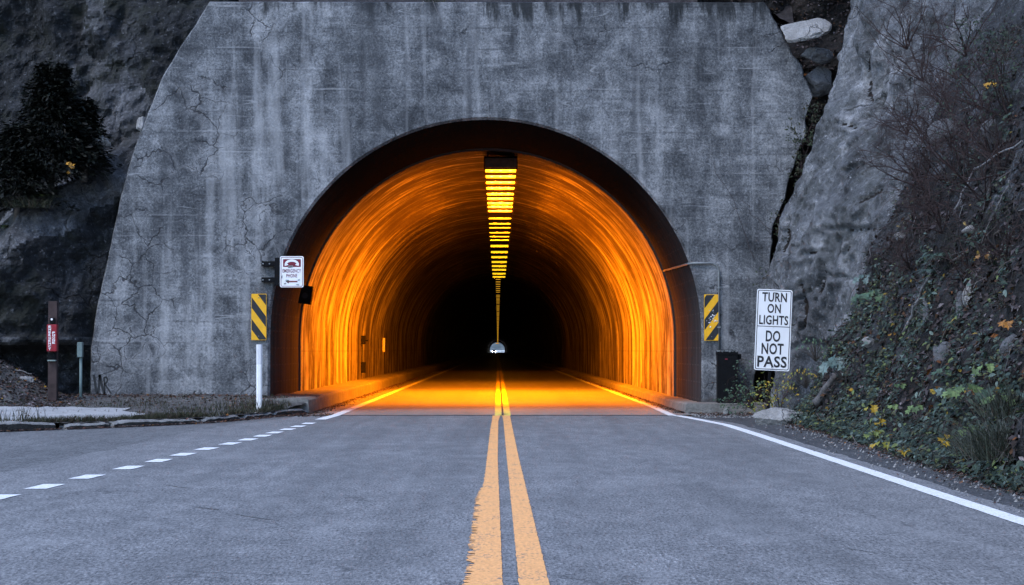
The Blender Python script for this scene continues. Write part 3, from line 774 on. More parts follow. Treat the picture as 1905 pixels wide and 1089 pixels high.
# grey rock buttress on the right
BP=[(6.1,.9),(5.55,-.6),(5.12,-2.1),(5.13,-2.7),(5.35,-3.4),(5.75,-4.2),(6.15,-5.2),(6.5,-6.6),(6.9,-8.5),(7.4,-11)]
BL=[0]
for a,b in zip(BP,BP[1:]): BL.append(BL[-1]+math.dist(a,b))
def fbut(s,Z):
    x=interp(s,list(zip(BL,[p[0] for p in BP]))); y=interp(s,list(zip(BL,[p[1] for p in BP])))
    x+=interp(Z,[(0,.12),(2.2,.17),(3.1,.22),(3.84,.42),(4.46,.68),(5.07,1.0),(5.9,1.30),(7.1,1.58),(8,1.8),(15,4.2)])
    tg=min(range(len(BP)-1),key=lambda i:abs((BL[i]+BL[i+1])/2-s)); a,b=BP[tg],BP[tg+1]
    nn=Vector((-(b[1]-a[1]),(b[0]-a[0]),0)).normalized()*-1
    if nn.x>0 and tg<3: nn=-nn
    bump=.26*sstep(1.2,4,s)*fr(x*.8,y*.8,Z*.8,.8,5)+.10*fr(x,y,Z,1.7,4)+.10*(rid(x,y,Z,1.0,4)-1.0)+.05*fr(x,y,Z,5,5)
    # ledges / block joints
    bump+=-.10*sstep(.06,0,abs(Z-(2.35+.25*math.sin(s*1.3)+.2*fr(s,0,0,1,3))))-.16*sstep(.12,0,abs(Z-1.35-.1*fr(s,3,3,1.4,3)))
    dr=Vector((-.75,-.66,0))
    k=sstep(0,.9,s)
    return (x+dr.x*bump*k,y+dr.y*bump*k,Z)
mb=grid(fbut,fl(0,BL[-1],.04),fl(-.2,8.6,.045)+fl(8.8,15,.3))
CRK=[[(1560,228),(1578,230),(1595,237),(1615,251)],[(1618,98),(1617,125),(1622,148),(1618,170),(1624,188)],[(1572,318),(1590,312),(1606,306)],[(1590,382),(1612,370),(1628,362),(1640,352)],[(1540,425),(1575,425),(1600,428),(1640,425)],[(1575,470),(1584,450),(1582,432)],[(1455,468),(1480,478),(1500,472),(1520,468),(1545,470)],[(1466,410),(1468,440),(1456,470)],[(1520,560),(1535,520),(1530,490)],[(1495,610),(1500,570),(1490,530)]]
def pdist(q,a,b):
    vx,vy=b[0]-a[0],b[1]-a[1]; t=max(0,min(1,((q[0]-a[0])*vx+(q[1]-a[1])*vy)/(vx*vx+vy*vy))); return math.hypot(q[0]-a[0]-t*vx,q[1]-a[1]-t*vy)
cd=[]
for i,(x,y,z) in enumerate(mb.v):
    d=y-CAMY; q=(926+x*F/d,652-(z-CAMH)*F/d); dd=99
    if 1430<q[0]<1700 and q[1]<640:
        dd=min(pdist(q,a,b) for c_ in CRK for a,b in zip(c_,c_[1:]))
        dd+=2.2*fr(x,y,z,4,3)
        if dd<6: mb.v[i]=(x+.05*(1-max(0,dd)/6),y+.05*(1-max(0,dd)/6),z)
        elif dd<14: mb.v[i]=(x-.02,y-.02,z)
    cd.append(dd)
for k,f in enumerate(mb.f):
    if sum(cd[i] for i in f)/4<1.9: mb.mi[k]=1  # shadow inside the crack grooves painted with the dark rock
o=mb.build('rock_buttress',[M['rockR'],M['rockD']],smooth=True); o['kind']='structure'
# steep bank
FT=[(-90,4.75),(-40,4.75),(-30,4.62),(-26.3,4.6),(-21.2,4.68),(-13.5,4.95),(-9,4.98),(-6,5.1),(-4,5.35),(-2.5,5.7)]
def xbank(Y,z):
    x=interp(Y,FT)+.28*(1-math.exp(-z/.25))+z/2.45+.015*max(0,z-4)**2
    x+=sstep(-7.5,-3.5,Y)*(.25+.32*max(0,z-.4))
    k=sstep(0,.5,z)
    x+=k*(.36*fr(Y*.9,z,0,.55,4)+.13*rid(Y,z,3,.9,4)-.12+.05*fr(Y,z,7,3.5,4))
    return x
def fbank(Y,z): return (xbank(Y,z),Y+.05*fr(Y,z,9,2,3),z-.03)
mb=grid(fbank,fl(-90,-36,1.2)[:-1]+fl(-36,-3.2,.07),fl(0,6.6,.07)+fl(6.8,15,.35))
M['rockU']=m_rock('vine_hung_rock',(.006,.007,.008),(.045,.047,.053),(.27,.275,.30),1.2,.3,(.02,.016,.016),.55,(.36,.52,.7))
for k,f in enumerate(mb.f):
    y=sum(mb.v[i][1] for i in f)/4; z=sum(mb.v[i][2] for i in f)/4
    if fr(y,z,90,.55,4)+.30*(z-2.9)+.25*sstep(-14,-6,y)>.0 or fr(y,z*.6,91,1.1,4)>.42: mb.mi[k]=1
o=mb.build('bank',[M['bank'],M['rockU']],smooth=False); o['kind']='structure'
def bank_pt(Y,z):
    p=Vector(fbank(Y,z)); a=Vector(fbank(Y+.06,z)); b=Vector(fbank(Y,z+.06))
    nn=(a-p).cross(b-p); 
    if nn.x>0: nn=-nn
    nn.normalize(); return p,nn
def bank_at(px,py):
    """point of the bank in direction px,py seen from the camera stand"""
    best=None
    for i in range(330):
        Y=-30+i*.08; v=at(px,py,Y)
        if v.z<0: continue
        g=v.x-xbank(Y,max(0,v.z))
        if g>=0 and best is None: best=(Y,v.z)
    if best is None: return None
    return best

# ------------------------------------------------------------------ signs and roadside hardware
def fit(mb, body, x, z, w, h, y, bold=.02, rot=0, depth=.003, mi=0):
    cu=bpy.data.curves.new('t','FONT'); cu.body=body; cu.size=1; cu.offset=bold; cu.resolution_u=3; cu.space_character=1.06; cu.extrude=.001
    o=bpy.data.objects.new('t',cu); COL.objects.link(o)
    dg=bpy.context.evaluated_depsgraph_get(); me=bpy.data.meshes.new_from_object(o.evaluated_get(dg))
    xs=[v.co.x for v in me.vertices]; zs=[v.co.y for v in me.vertices]
    cx=(min(xs)+max(xs))/2; cz=(min(zs)+max(zs))/2; sx=w/(max(xs)-min(xs)); sz=h/(max(zs)-min(zs))
    ca,sa=math.cos(rot),math.sin(rot); vs=[]
    for v in me.vertices:
        a=(v.co.x-cx)*sx; b=(v.co.y-cz)*sz
        vs.append((x+a*ca-b*sa, y-(depth if v.co.z>0 else 0), z+a*sa+b*ca))
    mb.add(vs,[list(p.vertices) for p in me.polygons],mi=mi)
    bpy.data.objects.remove(o); bpy.data.meshes.remove(me); bpy.data.curves.remove(cu)

# tall regulatory sign
sc_=41.5/F; t=thing('regulatory_sign','tall white sign leaning slightly right, reading TURN ON LIGHTS DO NOT PASS','road sign',(at(1429,750,-4.5).x,-4.5,.12),rot=(0,R(2.5),0))
mb=MB(); mb.box((-.028,.012,-.15),(.028,.06,2.2),.004); mb.build('post',M['black'],t,shift=False)
w2,h2=66*sc_/2,151*sc_/2; CZ=(1.25+38*sc_)-.12; CXs=.085-.055
mb=MB(); mb.prism(rrect(CXs-w2,CZ-h2,CXs+w2,CZ+h2,.035),0,.01); pl=mb.build('sign_plate',M['signwhite'],t,shift=False)
mb=MB(); ring(mb,rrect(CXs-w2+.018,CZ-h2+.018,CXs+w2-.018,CZ+h2-.018,.03),rrect(CXs-w2+.03,CZ-h2+.03,CXs+w2-.03,CZ+h2-.03,.022),-.003,-.0005)
mb.box((CXs-w2+.03,-.003,CZ+6.5*sc_-.006),(CXs+w2-.03,-.0005,CZ+6.5*sc_+.006)); mb.build('border',M['signblack'],t,shift=False)
mb=MB()
for body,oz,w,h in (('TURN',61,46,17.5),('ON',40,25,17.5),('LIGHTS',18.5,54,17.5),('DO',-11.5,27,21),('NOT',-35,41,21),('PASS',-59,55,21)):
    fit(mb,body,CXs,CZ+oz*sc_,w*sc_,h*sc_,-.0005,.022)
mb.build('lettering',M['signblack'],t,shift=False)
for z_ in (CZ+h2-.06,CZ-h2+.06,CZ+.06):
    mb=MB(); mb.tube([(CXs,-.012,z_),(CXs,-.001,z_)],.011,8); mb.build('bolt',M['steel'],t,shift=False)

# striped object markers on the facade
def marker(label,px0,py0,px1,py1,Y,lean):
    a=at(px0,py1,Y); b=at(px1,py0,Y); t=thing('striped_marker',label,'road marker',((a.x+b.x)/2,Y,a.z),'yellow and black striped markers beside the arch')
    mb=MB(); mb.prism(rrect(a.x,a.z,b.x,b.z,.012),Y,Y+.012); mb.build('plate',M['signyellow'],t)
    mb=MB(); x0,z0,x1,z1=a.x+.008,a.z+.01,b.x-.008,b.z-.01; W_=x1-x0; pitch=.44; th=.215
    for k in range(-3,5):
        zz=z0+k*pitch+ (.20 if lean>0 else .20)
        p=[(x0,zz),(x1,zz+lean*W_*1.35),(x1,zz+lean*W_*1.35+th),(x0,zz+th)]
        p=clip_poly(p,x0,z0,x1,z1)
        if len(p)>2: mb.add([(q[0],Y-.0025,q[1]) for q in p],[list(range(len(p)))])
    mb.build('stripes',M['signblack'],t)
    for z_ in (a.z+.08,b.z-.08):
        mb=MB(); mb.tube([((a.x+b.x)/2,Y-.012,z_),((a.x+b.x)/2,Y,z_)],.01,8); mb.build('bolt',M['steel'],t)
    return t
marker('black and yellow striped plate left of the arch, stripes falling to the right',468,547,496,633,-.06,-1)
mk=marker('black and yellow striped plate right of the arch, stripes rising to the right, scuffed',1310,548,1338,634,-.06,1)
mb=MB(); r_=random.Random(4); c_=at(1325,590,-.06)
for i in range(26):
    x=c_.x+r_.gauss(0,.055); z=c_.z+r_.gauss(0,.10); s=r_.uniform(.006,.02)
    x=max(c_.x-.13,min(c_.x+.13,x))
    mb.add([(x-s,-.0665,z),(x,-.0665,z-s*.7),(x+s,-.0665,z+.004),(x+.003,-.0665,z+s)],[[0,1,2,3]])
o=mb.build('scuff',M['signwhite'],mk)
# emergency phone sign on its bracket
p0=at(521,535,-.22); p1=at(565,477,-.22); t=thing('emergency_phone_sign','white sign with maroon telephone reading EMERGENCY PHONE, on black bracket arms by the arch','sign',((p0.x+p1.x)/2,-.22,p0.z))
w=p1.x-p0.x; h=p1.z-p0.z; X_=p0.x; Z_=p0.z; Y_=-.22
mb=MB(); mb.prism(rrect(X_,Z_,p1.x,p1.z,.035),Y_,Y_+.012); mb.build('sign_plate',M['signwhite'],t)
mb=MB(); ring(mb,rrect(X_+.018,Z_+.018,p1.x-.018,p1.z-.018,.028),rrect(X_+.027,Z_+.027,p1.x-.027,p1.z-.027,.02),Y_-.003,Y_-.0005); mb.build('border',M['maroon'],t)
mb=MB(); mb.add([(x,Y_-.002,z) for x,z in rrect(X_+w*.13,Z_+h*.655,p1.x-w*.12,Z_+h*.905,.01)],[list(range(24))]); mb.build('phone_panel',M['maroon'],t)
def arcband(cx,cz,rx,rz,th,a0,a1,n=14):
    o=[(cx+rx*math.cos(R(lerp(a0,a1,i/n))),cz+rz*math.sin(R(lerp(a0,a1,i/n)))) for i in range(n+1)]
    i_=[(cx+(rx-th)*math.cos(R(lerp(a0,a1,i/n))),cz+(rz-th)*math.sin(R(lerp(a0,a1,i/n)))) for i in range(n+1)]
    return o,i_
mb=MB(); cx=X_+w*.5; cz=Z_+h*.715
o_,i_=arcband(cx,cz+.02,w*.30,h*.15,w*.10,0,180)
for k in range(14): mb.add([(q[0],Y_-.004,q[1]) for q in (o_[k],o_[k+1],i_[k+1],i_[k])],[[0,1,2,3]])
for s_ in (-1,1):
    mb.add([(cx+s_*w*.30,Y_-.004,cz+.022),(cx+s_*w*.16,Y_-.004,cz+.022),(cx+s_*w*.15,Y_-.004,cz-.0),(cx+s_*w*.30,Y_-.004,cz-.016)],[[0,1,2,3]])
mb.build('handset',M['signwhite'],t)
mb=MB(); fit(mb,'EMERGENCY',cx,Z_+h*.53,w*.78,h*.115,Y_-.0005,.012); fit(mb,'PHONE',cx,Z_+h*.375,w*.46,h*.115,Y_-.0005,.012)
ax0,ax1,az=X_+w*.36,X_+w*.74,Z_+h*.185
mb.add([(ax0,Y_-.003,az-.014),(ax1,Y_-.003,az-.014),(ax1,Y_-.003,az+.014),(ax0,Y_-.003,az+.014)],[[0,1,2,3]])
mb.add([(ax0-.055,Y_-.003,az),(ax0+.005,Y_-.003,az-.038),(ax0+.005,Y_-.003,az+.038)],[[0,1,2]])
mb.build('lettering',M['maroon'],t)
def scribble(cx,cz,sx,sz,seed,y,n=11,wd=.006):
    r_=random.Random(seed); P=[(cx+sx*math.cos(i*1.9+r_.random())*r_.uniform(.4,1),cz+sz*math.sin(i*2.3+r_.random())*r_.uniform(.4,1)) for i in range(n)]
    m_=MB(); m_.tube([(a,y,b) for a,b in P],wd/2,5); return m_
mb=MB(); mb.add([(X_+w*.34,Y_-.005,Z_+h*.62),(X_+w*.54,Y_-.005,Z_+h*.64),(X_+w*.56,Y_-.005,Z_+h*.71),(X_+w*.35,Y_-.005,Z_+h*.695)],[[0,1,2,3]]); st=mb.build('sticker',M['boulder'],t)
m_=scribble(X_+w*.45,Z_+h*.665,.035,.014,2,Y_-.007,9,.004); m_.build('sticker_scrawl',M['signblack'],st,shift=True)
scribble(X_+w*.30,Z_+h*.21,.055,.035,3,Y_-.006,14).build('pen_scrawl',M['teal'],t)
scribble(X_+w*.80,Z_+h*.235,.036,.026,4,Y_-.006,12,.005).build('pen_scrawl',M['teal'],t)
scribble(X_+w*.76,Z_+h*.085,.045,.018,5,Y_-.006,12,.004).build('pen_scrawl',M['teal'],t)
scribble(X_+w*.20,Z_+h*.12,.035,.016,8,Y_-.006,10,.005).build('pen_scrawl',M['signblack'],t)
scribble(X_+w*.085,Z_+h*.34,.012,.04,6,Y_-.006,9,.008).build('pen_scrawl',M['teal'],t)
a=at(511.5,532,-.14); b=at(523,480,-.14); mb=MB(); mb.box((a.x,-.205,a.z),(b.x+.05,-.165,b.z),.006); mb.build('back_plate',M['black'],t)
for y0_,y1_ in ((486.5,495.5),(516.5,525.5)):
    a=at(487,y1_,-.1); b=at(515,y0_,-.1); mb=MB(); mb.box((a.x,-.16,a.z),(b.x,-.01,b.z),.006); arm=mb.build('bracket_arm',M['black'],t)
    for px in (489.5,501.5):
        q=at(px,(y0_+y1_)/2,-.16); mb=MB(); mb.tube([(q.x,-.172,q.z),(q.x,-.158,q.z)],.014,8); o=mb.build('bolt',M['steel'],arm,shift=False); 
        for v in o.data.vertices: v.co -= Vector(t.location)
# camera box on the left of the vault
q=at(569,549,5.9); t=thing('wall_box','small black equipment box fixed to the left side of the dark vault edge','equipment box',(q.x,5.9,q.z),rot=(0,R(7),0))
mb=MB(); mb.box((-.14,-.2,-.21),(.15,.12,.21),.02); mb.build('case',M['black'],t,shift=False)
mb=MB(); mb.tube([(.0,-.22,-.02),(.0,-.2,-.02)],.07,14); mb.build('lens',M['glass'],t,shift=False)
mb=MB(); mb.box((-.26,-.05,-.06),(-.13,.05,.06),.01); mb.build('mount',M['black'],t,shift=False)
# conduit from the vault round to the cabinet
def wallx(z,r=RA,side=1):
    dz=max(0,z-ZC); return CX+side*math.sqrt(max(0,r*r-dz*dz))
path=[]
for i in range(9): 
    y=6.3-i*6.2/8; z=3.08-.01*i; path.append((wallx(z)-.03,y,z))
path+=[(wallx(3.0)-.01,-.035,3.0),(wallx(3.0)+.06,-.045,3.01)]
q=at(1322,489.5,-.045); path.append((q.x,-.045,q.z))
for k in range(1,7):
    a=R(90-15*k); path.append((q.x+.17*math.cos(a),-.045,q.z-.17+.17*math.sin(a)))
path.append((q.x+.17,-.045,1.2))
t=thing('conduit','thin steel conduit bending from inside the arch down to the black cabinet','conduit',(q.x+.17,-.045,1.2))
mb=MB(); mb.tube(path,.022,8); mb.build('pipe',M['steel'],t,smooth=True)
for z_ in (1.7,2.5):
    mb=MB(); mb.box((q.x+.17-.035,-.072,z_),(q.x+.17+.035,-.001,z_+.03),.003); mb.build('clip',M['steel'],t)
# black cabinet
a=at(1335.5,750,-.35); b=at(1372,651,-.35); t=thing('black_cabinet','slim black cabinet with a rounded chipped lid standing right of the arch','cabinet',((a.x+b.x)/2,-.2,.19))
mb=MB(); mb.prism([(a.x,.17),(b.x,.17),(b.x,b.z-.10),(a.x,b.z-.10)],-.36,-.02); mb.build('body',M['black'],t)
mb=MB(); lid=[(a.x-.01,b.z-.10),(b.x+.012,b.z-.10),(b.x+.012,b.z-.06)]+[(b.x-.06+.07*math.cos(R(k)),b.z-.07+.07*math.sin(R(k))) for k in (20,45,70,90)]+[(a.x+.06-.07*math.sin(R(k)),b.z-.07+.07*math.cos(R(k))) for k in (0,20,45,70)]+[(a.x-.01,b.z-.06)]
mb.prism(lid,-.37,-.01); mb.build('lid',M['black'],t)
mb=MB(); r_=random.Random(8)
for i in range(15):
    x=lerp(a.x+.01,b.x-.01,i/14)+r_.uniform(-.01,.01); s=r_.uniform(.008,.02); mb.add([(x-s,-.3735,b.z-.035+r_.uniform(-.012,.02)),(x+s,-.3735,b.z-.035+r_.uniform(-.02,.01)),(x+s,-.3735,b.z-.01),(x-s,-.3735,b.z-.008)],[[0,1,2,3]])
mb.build('chipped_paint',M['steel'],t)
mb=MB(); mb.box((b.x+.012,-.28,b.z-.19),(b.x+.085,-.14,b.z-.085),.012); mb.build('latch',M['black'],t)
mb=MB(); mb.prism(rrect(a.x+.14,b.z-.20,a.x+.195,b.z-.175,.008),-.366,-.36); mb.build('badge',M['maroon'],t)
# white delineator
q=at(483,760,-2.9); t=thing('delineator_post','slim white flexible delineator post standing in grass by the kerb','delineator',(q.x,-2.9,.1))
mb=MB(); w=.055; zt=at(483,641,-2.9).z; zm=at(483,678,-2.9).z
for (z0,z1,nm,mt,e) in ((.05,zm,'lower_blade','plastic',0),(zm,zt,'reflective_band','refl',.002)):
    mb=MB(); pts=[(q.x-w-e,-2.9+.012),(q.x-w*.5,-2.9-.012-e),(q.x+w*.5,-2.9-.012-e),(q.x+w+e,-2.9+.012),(q.x+w*.5,-2.9+.02),(q.x-w*.5,-2.9+.02)]
    mb.prism(pts,z0,z1,'Z'); mb.build(nm,M[mt],t)
# emergency phone post on the left
q=at(100,738,-1.7); zb=zver(q.x,-1.7)
t=thing('phone_post','tall brown timber post carrying a red box lettered EMERGENCY PHONE','phone post',(q.x,-1.7,zb))
sc_=44.3/F; zt=at(100,561,-1.7).z
mb=MB(); mb.box((q.x-.085,-1.75,zb-.2),(q.x+.085,-1.58,zt),.008); mb.build('post',M['post'],t)
a=at(89,654,-1.9); b=at(107.5,604,-1.9)
mb=MB(); mb.box((a.x,-1.93,a.z),(b.x,-1.752,b.z),.012); bx=mb.build('phone_box',M['redbox'],t)
mb=MB()
for i,chh in enumerate('EMERGENCY'): fit(mb,chh,lerp(a.x,b.x,.30),lerp(b.z-.045,a.z+.045,i/8),.05,.044,-1.9305,.03)
for i,chh in enumerate('PHONE'): fit(mb,chh,lerp(a.x,b.x,.70),lerp(b.z-.16,a.z+.17,i/4),.05,.044,-1.9305,.03)
o=mb.build('lettering',M['signwhite'],bx,shift=False)
for v in o.data.vertices: v.co -= Vector(t.location)
mb=MB(); mb.box((q.x-.05,-1.80,b.z+.02),(q.x+.05,-1.752,b.z+.13),.01); mb.build('hood',M['black'],t)
mb=MB(); mb.tube([(q.x-.005,-1.81,b.z+.1),(q.x-.005,-1.80,b.z+.1)],.022,8); mb.build('bolt',M['signwhite'],t)
mb=MB(); mb.box((q.x-.075,-1.82,a.z-.15),(q.x+.075,-1.752,a.z-.02),.01); mb.build('junction_box',M['black'],t)
mb=MB(); mb.box((q.x-.08,-1.84,a.z-.19),(q.x+.08,-1.752,a.z-.165),.004); mb.build('drip_shelf',M['greygreen'],t)
# meter pole
q=at(152,733,-1.0); zb=zver(q.x,-1.0)
t=thing('meter_pole','thin grey-green pole with a small meter box at its top beside the facade','utility pole',(q.x,-1.0,zb))
mb=MB(); mb.tube([(q.x,-1,zb-.2),(q.x,-1,at(0,662,-1).z)],.028,10); mb.build('pole',M['greygreen'],t,smooth=True)
a=at(145.5,665,-1.05); b=at(155,637,-1.05); mb=MB(); mb.box((a.x,-1.1,a.z),(b.x,-.95,b.z),.012); mb.build('meter_box',M['greygreen'],t)
# things on the left wall inside
q=at(672,632,29.8); xw=wallx(1.6,RA-.05,-1)
t=thing('wall_phone','small dark phone box on the lit left wall with a cable to a lower box','wall phone',(xw,29.8,1.6))
mb=MB(); mb.box((xw-.02,29.7,1.45),(xw+.15,29.9,1.74),.02); mb.build('upper_box',M['black'],t)
mb=MB(); mb.box((xw+.15,29.72,1.55),(xw+.24,29.8,1.6),.01); mb.build('hook',M['black'],t)
mb=MB(); mb.tube([(xw+.04,29.78,1.47),(xw+.04,29.78,.85)],.018,6); mb.build('cable',M['black'],t)
mb=MB(); mb.box((xw-.02,29.68,.5),(xw+.16,29.9,.86),.02); mb.build('lower_box',M['black'],t)
q=at(712,642,44); t=thing('blank_plate','plain pale plate sign projecting from the left wall past the phone box','plate sign',(q.x,44,q.z-.28))
mb=MB(); mb.prism(rrect(q.x-.09,q.z-.27,q.x+.09,q.z+.27,.01),44,44.02); mb.build('plate',M['plastic'],t)
mb=MB(); mb.box((wallx(1.5,RA-.05,-1)-.05,44.02,q.z-.03),(q.x+.05,44.05,q.z+.03)); mb.build('bracket',M['black'],t)

# ------------------------------------------------------------------ stones
def boulder(name,label,c,size,seed,mat,cat='rock',rot=0,group=None,flat=1.0,sub=4,rough=.22):
    bm=bmesh.new(); bmesh.ops.create_icosphere(bm,subdivisions=sub,radius=1); r_=random.Random(seed)
    cuts=[(Vector((r_.gauss(0,1),r_.gauss(0,1),r_.gauss(0,1))).normalized(),r_.uniform(.55,.85)) for _ in range(11)]
    for v in bm.verts:
        p=v.co.copy()
        for n_,d_ in cuts:
            e=p.dot(n_)-d_
            if e>0: p-=n_*e*.93
        p*=1+rough*.6*mn.fractal(p*1.3+Vector((seed,0,0)),.9,2,4)+.04*mn.fractal(p*5+Vector((0,seed,0)),.9,2,3)
        v.co=p
    for v in bm.verts: v.co=Vector((v.co.x*size[0]/2*1.25,v.co.y*size[1]/2*1.25,v.co.z*size[2]/2*1.25))
    bm.verts.index_update(); mb=MB(); mb.add([v.co.copy() for v in bm.verts],[[v.index for v in f.verts] for f in bm.faces]); bm.free()
    o=mb.build(name,mat); o.location=c; o.rotation_euler=(r_.uniform(-.1,.1),r_.uniform(-.15,.15),rot)
    return tag(o,label,cat,group)
boulder('roadside_rock','large flat-topped pale rock lying on the shoulder below the tall sign',(4.72,-7.3,.10),(.74,.5,.30),11,M['boulder'],rot=.15)
boulder('roadside_rock','small pinkish angular rock just right of the flat roadside rock',(5.12,-7.6,.09),(.2,.2,.25),14,M['boulder'])
boulder('roadside_stone','little pale stone on the gravel between the cabinet and the flat rock',(4.47,-1.75,.05),(.14,.12,.13),15,M['boulder'])
fb=boulder('ledge_boulder','big pale flat boulder perched high in the gap right of the facade',at(1498,54,-.25),(.85,.62,.30),21,M['boulder'],rot=.1); fb.rotation_euler=(.75,-.28,.1)
boulder('ledge_boulder','grey boulder wedged just below the pale flat boulder',at(1520,100,.15),(.55,.5,.35),22,M['boulderD'],rot=.8)
boulder('ledge_boulder','dark broad slab lowest in the stack of gap boulders',at(1524,150,.3),(.6,.5,.5),23,M['boulderD'],rot=.2)
q=at(48,711,-.9); boulder('white_stone','white angular stone on dead leaves left of the phone post',(q.x,-.9,q.z),(.28,.25,.27),31,M['boulder'],rot=.4)
q=at(262,232,.0); boulder('ledge_stone','pale pink stone resting against the upper left facade edge',(q.x,.1,q.z),(.2,.2,.28),33,M['boulder'])
q=at(190,268,.9); boulder('ledge_stone','pale broken stone on the left cliff ledge beside the dark evergreen',(q.x,.6,q.z),(.38,.3,.22),34,M['boulder'])
BR=[(1616,632,.22,.17,41,'boulder','pale rounded rock set in the bank above the broad-leaved plant'),
    (1808,552,.20,.40,42,'boulder','tall pale split rock standing out of the dark bank'),
    (1786,566,.12,.34,43,'boulderD','narrow grey rock sliver left of the tall pale split rock'),
    (1728,590,.10,.5,44,'boulderD','long thin grey outcrop running down the middle of the bank'),
    (1697,640,.12,.36,45,'boulderD','short grey outcrop below the long thin one'),
    (1762,655,.24,.28,46,'boulderD','blocky grey rock in the middle of the leafy bank'),
    (1741,663,.09,.26,47,'boulderD','thin upright grey rock touching the blocky one'),
    (1876,640,.2,.3,48,'boulderD','grey rock near the right edge of the bank'),
    (1762,240,.5,.42,49,'boulderD','light grey outcrop behind the bare shrub high on the bank'),
    (1850,240,.3,.3,50,'boulderD','grey knob of rock right of the light outcrop high up'),
    (1677,434,.22,.14,51,'boulder','pale flake of rock beside the small yellow leaves'),
    (1815,425,.24,.10,52,'boulder','pale wedge of rock lying on upper bank litter')]
for px,py,w,h,sd,mt,lab in BR:
    s=bank_at(px,py)
    if s is None: print('miss',px,py); continue
    p,nn=bank_pt(*s); boulder('bank_rock',lab,p-nn*.02,(w,w,h),sd,M[mt],rot=sd*.7,sub=3)
for i,(px,py,w,lab) in enumerate([(1664,846,.17,'flat blue-grey stone at the bank foot by yellow leaves'),(1681,836,.11,'small white stone behind the flat blue-grey stone'),(1721,836,.12,'white crumbled stone at the bank foot, middle of three'),(1748,842,.13,'jagged white stone at the bank foot, right of the crumbled one'),(1690,851,.07,'tiny pale stone in front of the flat blue-grey stone'),(1622,835,.09,'grey pebble at the left end of the bank foot stones')]):
    s=bank_at(px,py) 
    if s: boulder('foot_stone',lab,bank_pt(*s)[0]+Vector((-.03,0,.02)),(w,w*.8,w*.6),60+i,M['boulder' if i!=0 else 'boulderD'],sub=3)
# logs and fallen branches
M['oldlog']=plain('weathered_log',(.085,.08,.082),.9,.5,14,0,.5)
def log(name,label,a,b,r0,r1,mat,cat,n=7,bend=.03,seed=1):
    a=Vector(a);b=Vector(b); pts=[]; rs=[]
    for i in range(n+1):
        t=i/n; p=a.lerp(b,t)+Vector((fr(t*3,seed,0,1)*bend,fr(t*3,seed,4,1)*bend,fr(t*3,seed,8,1)*bend)); pts.append(p); rs.append(lerp(r0,r1,t)*(1+.12*fr(t*9,seed,2,1)))
    mb=MB(); mb.tube(pts,rs,9); o=mb.build(name,mat,smooth=True); return tag(o,label,cat)
def bp(px,py,off=.05):
    s=bank_at(px,py)
    if s is None: print('bp miss',px,py); return at(px,py,-6.5)
    p,nn=bank_pt(*s); return p+nn*off
log('broken_log','short bleached log end leaning on the bank under the pale broad-leaved plant',bp(1527,752,.10),bp(1565,700,.06),.075,.05,M['oldlog'],'log')
log('fallen_branch','thin bleached branch slanting across the upper right of the bank',bp(1832,318,.12),at(1904,262,-19.0),.016,.012,M['palewood'],'branch',seed=3)
log('fallen_branch','grey stick lying lower down, parallel to the long bleached branch',bp(1788,395,.10),bp(1828,322,.12),.012,.010,M['palewood'],'branch',seed=5)
log('fallen_branch','dark slanting stick on the middle bank, pointing up right',bp(1778,492,.08),bp(1870,425,.1),.022,.015,M['bark'],'branch',seed=7)
log('fallen_branch','pale stick among leaf litter beside the right edge',bp(1862,392,.09),bp(1893,330,.09),.013,.010,M['palewood'],'branch',seed=9)
log('fallen_branch','grey root-like branch running down the bank left of the thin outcrops',bp(1690,615,.05),bp(1742,505,.07),.03,.02,M['palewood'],'branch',seed=11,bend=.08)
q=at(-12,716,-1.2); q2=at(40,709,-.6); log('fallen_log','dark log lying on dead leaves at the far left edge',(q.x,-1.2,q.z),(q2.x,-.6,q2.z),.06,.05,M['bark'],'log')
for i,(px0,py0,px1,py1) in enumerate([(18,687,50,703),(30,688,62,696)]):
    a=at(px0,py0,-.7); b=at(px1,py1,-.7); log('dead_stick',['pale dead stick on the leafy slope behind the white stone','second pale stick lying above the first, behind the white stone'][i],a,b,.012,.008,M['palewood'],'stick',seed=20+i)

# ------------------------------------------------------------------ leaves, litter, plants
def vperp(n_):
    a=n_.orthogonal().normalized(); return a,n_.cross(a).normalized()
LOB=[]
for i in range(20):
    a=2*math.pi*i/20; LOB.append((a,1.0))
LOB=[(90,1.0),(74,.62),(60,.66),(42,.95),(26,.55),(8,.58),(-12,.78),(-40,.5),(-75,.42),(-90,.2),(-105,.42),(-140,.5),(-168,.78),(172,.58),(154,.55),(138,.95),(120,.66),(106,.62)]
OVAL=[(90,1.0),(62,.62),(30,.48),(-10,.46),(-50,.55),(-90,.75),(-130,.55),(-170,.46),(150,.48),(118,.62)]
def leaf(mb,p,nrm,d,size,col,shape=LOB,droop=.25,fold=.25):
    d=(d-nrm*d.dot(nrm)).normalized(); s=nrm.cross(d)
    vs=[p]
    for a,r_ in shape:
        u=math.cos(R(a))*r_*.55*size; v=math.sin(R(a))*r_*.6*size
        vs.append(p+s*u+d*v+nrm*(abs(u)*fold-droop*(v*v)/size*(1 if v>0 else .2)))
    n_=len(shape); mb.add(vs,[[0,1+i,1+(i+1)%n_] for i in range(n_)],col=col)
def small(mb,p,nrm,d,size,col):
    d=(d-nrm*d.dot(nrm)).normalized(); s=nrm.cross(d)
    c=random.uniform(-.3,.5)*size
    mb.add([p-d*size*.5,p+s*size*.32+nrm*c*.5,p+d*size*.5+nrm*c*.3,p-s*size*.3+nrm*c*.6],[[0,1,2],[0,2,3]],col=col)
def rv(r_,s=1): return Vector((r_.gauss(0,s),r_.gauss(0,s),r_.gauss(0,s)))
def jit(c,r_,v=.3): 
    k=1+r_.uniform(-v,v); return tuple(max(.002,x*k) for x in c)
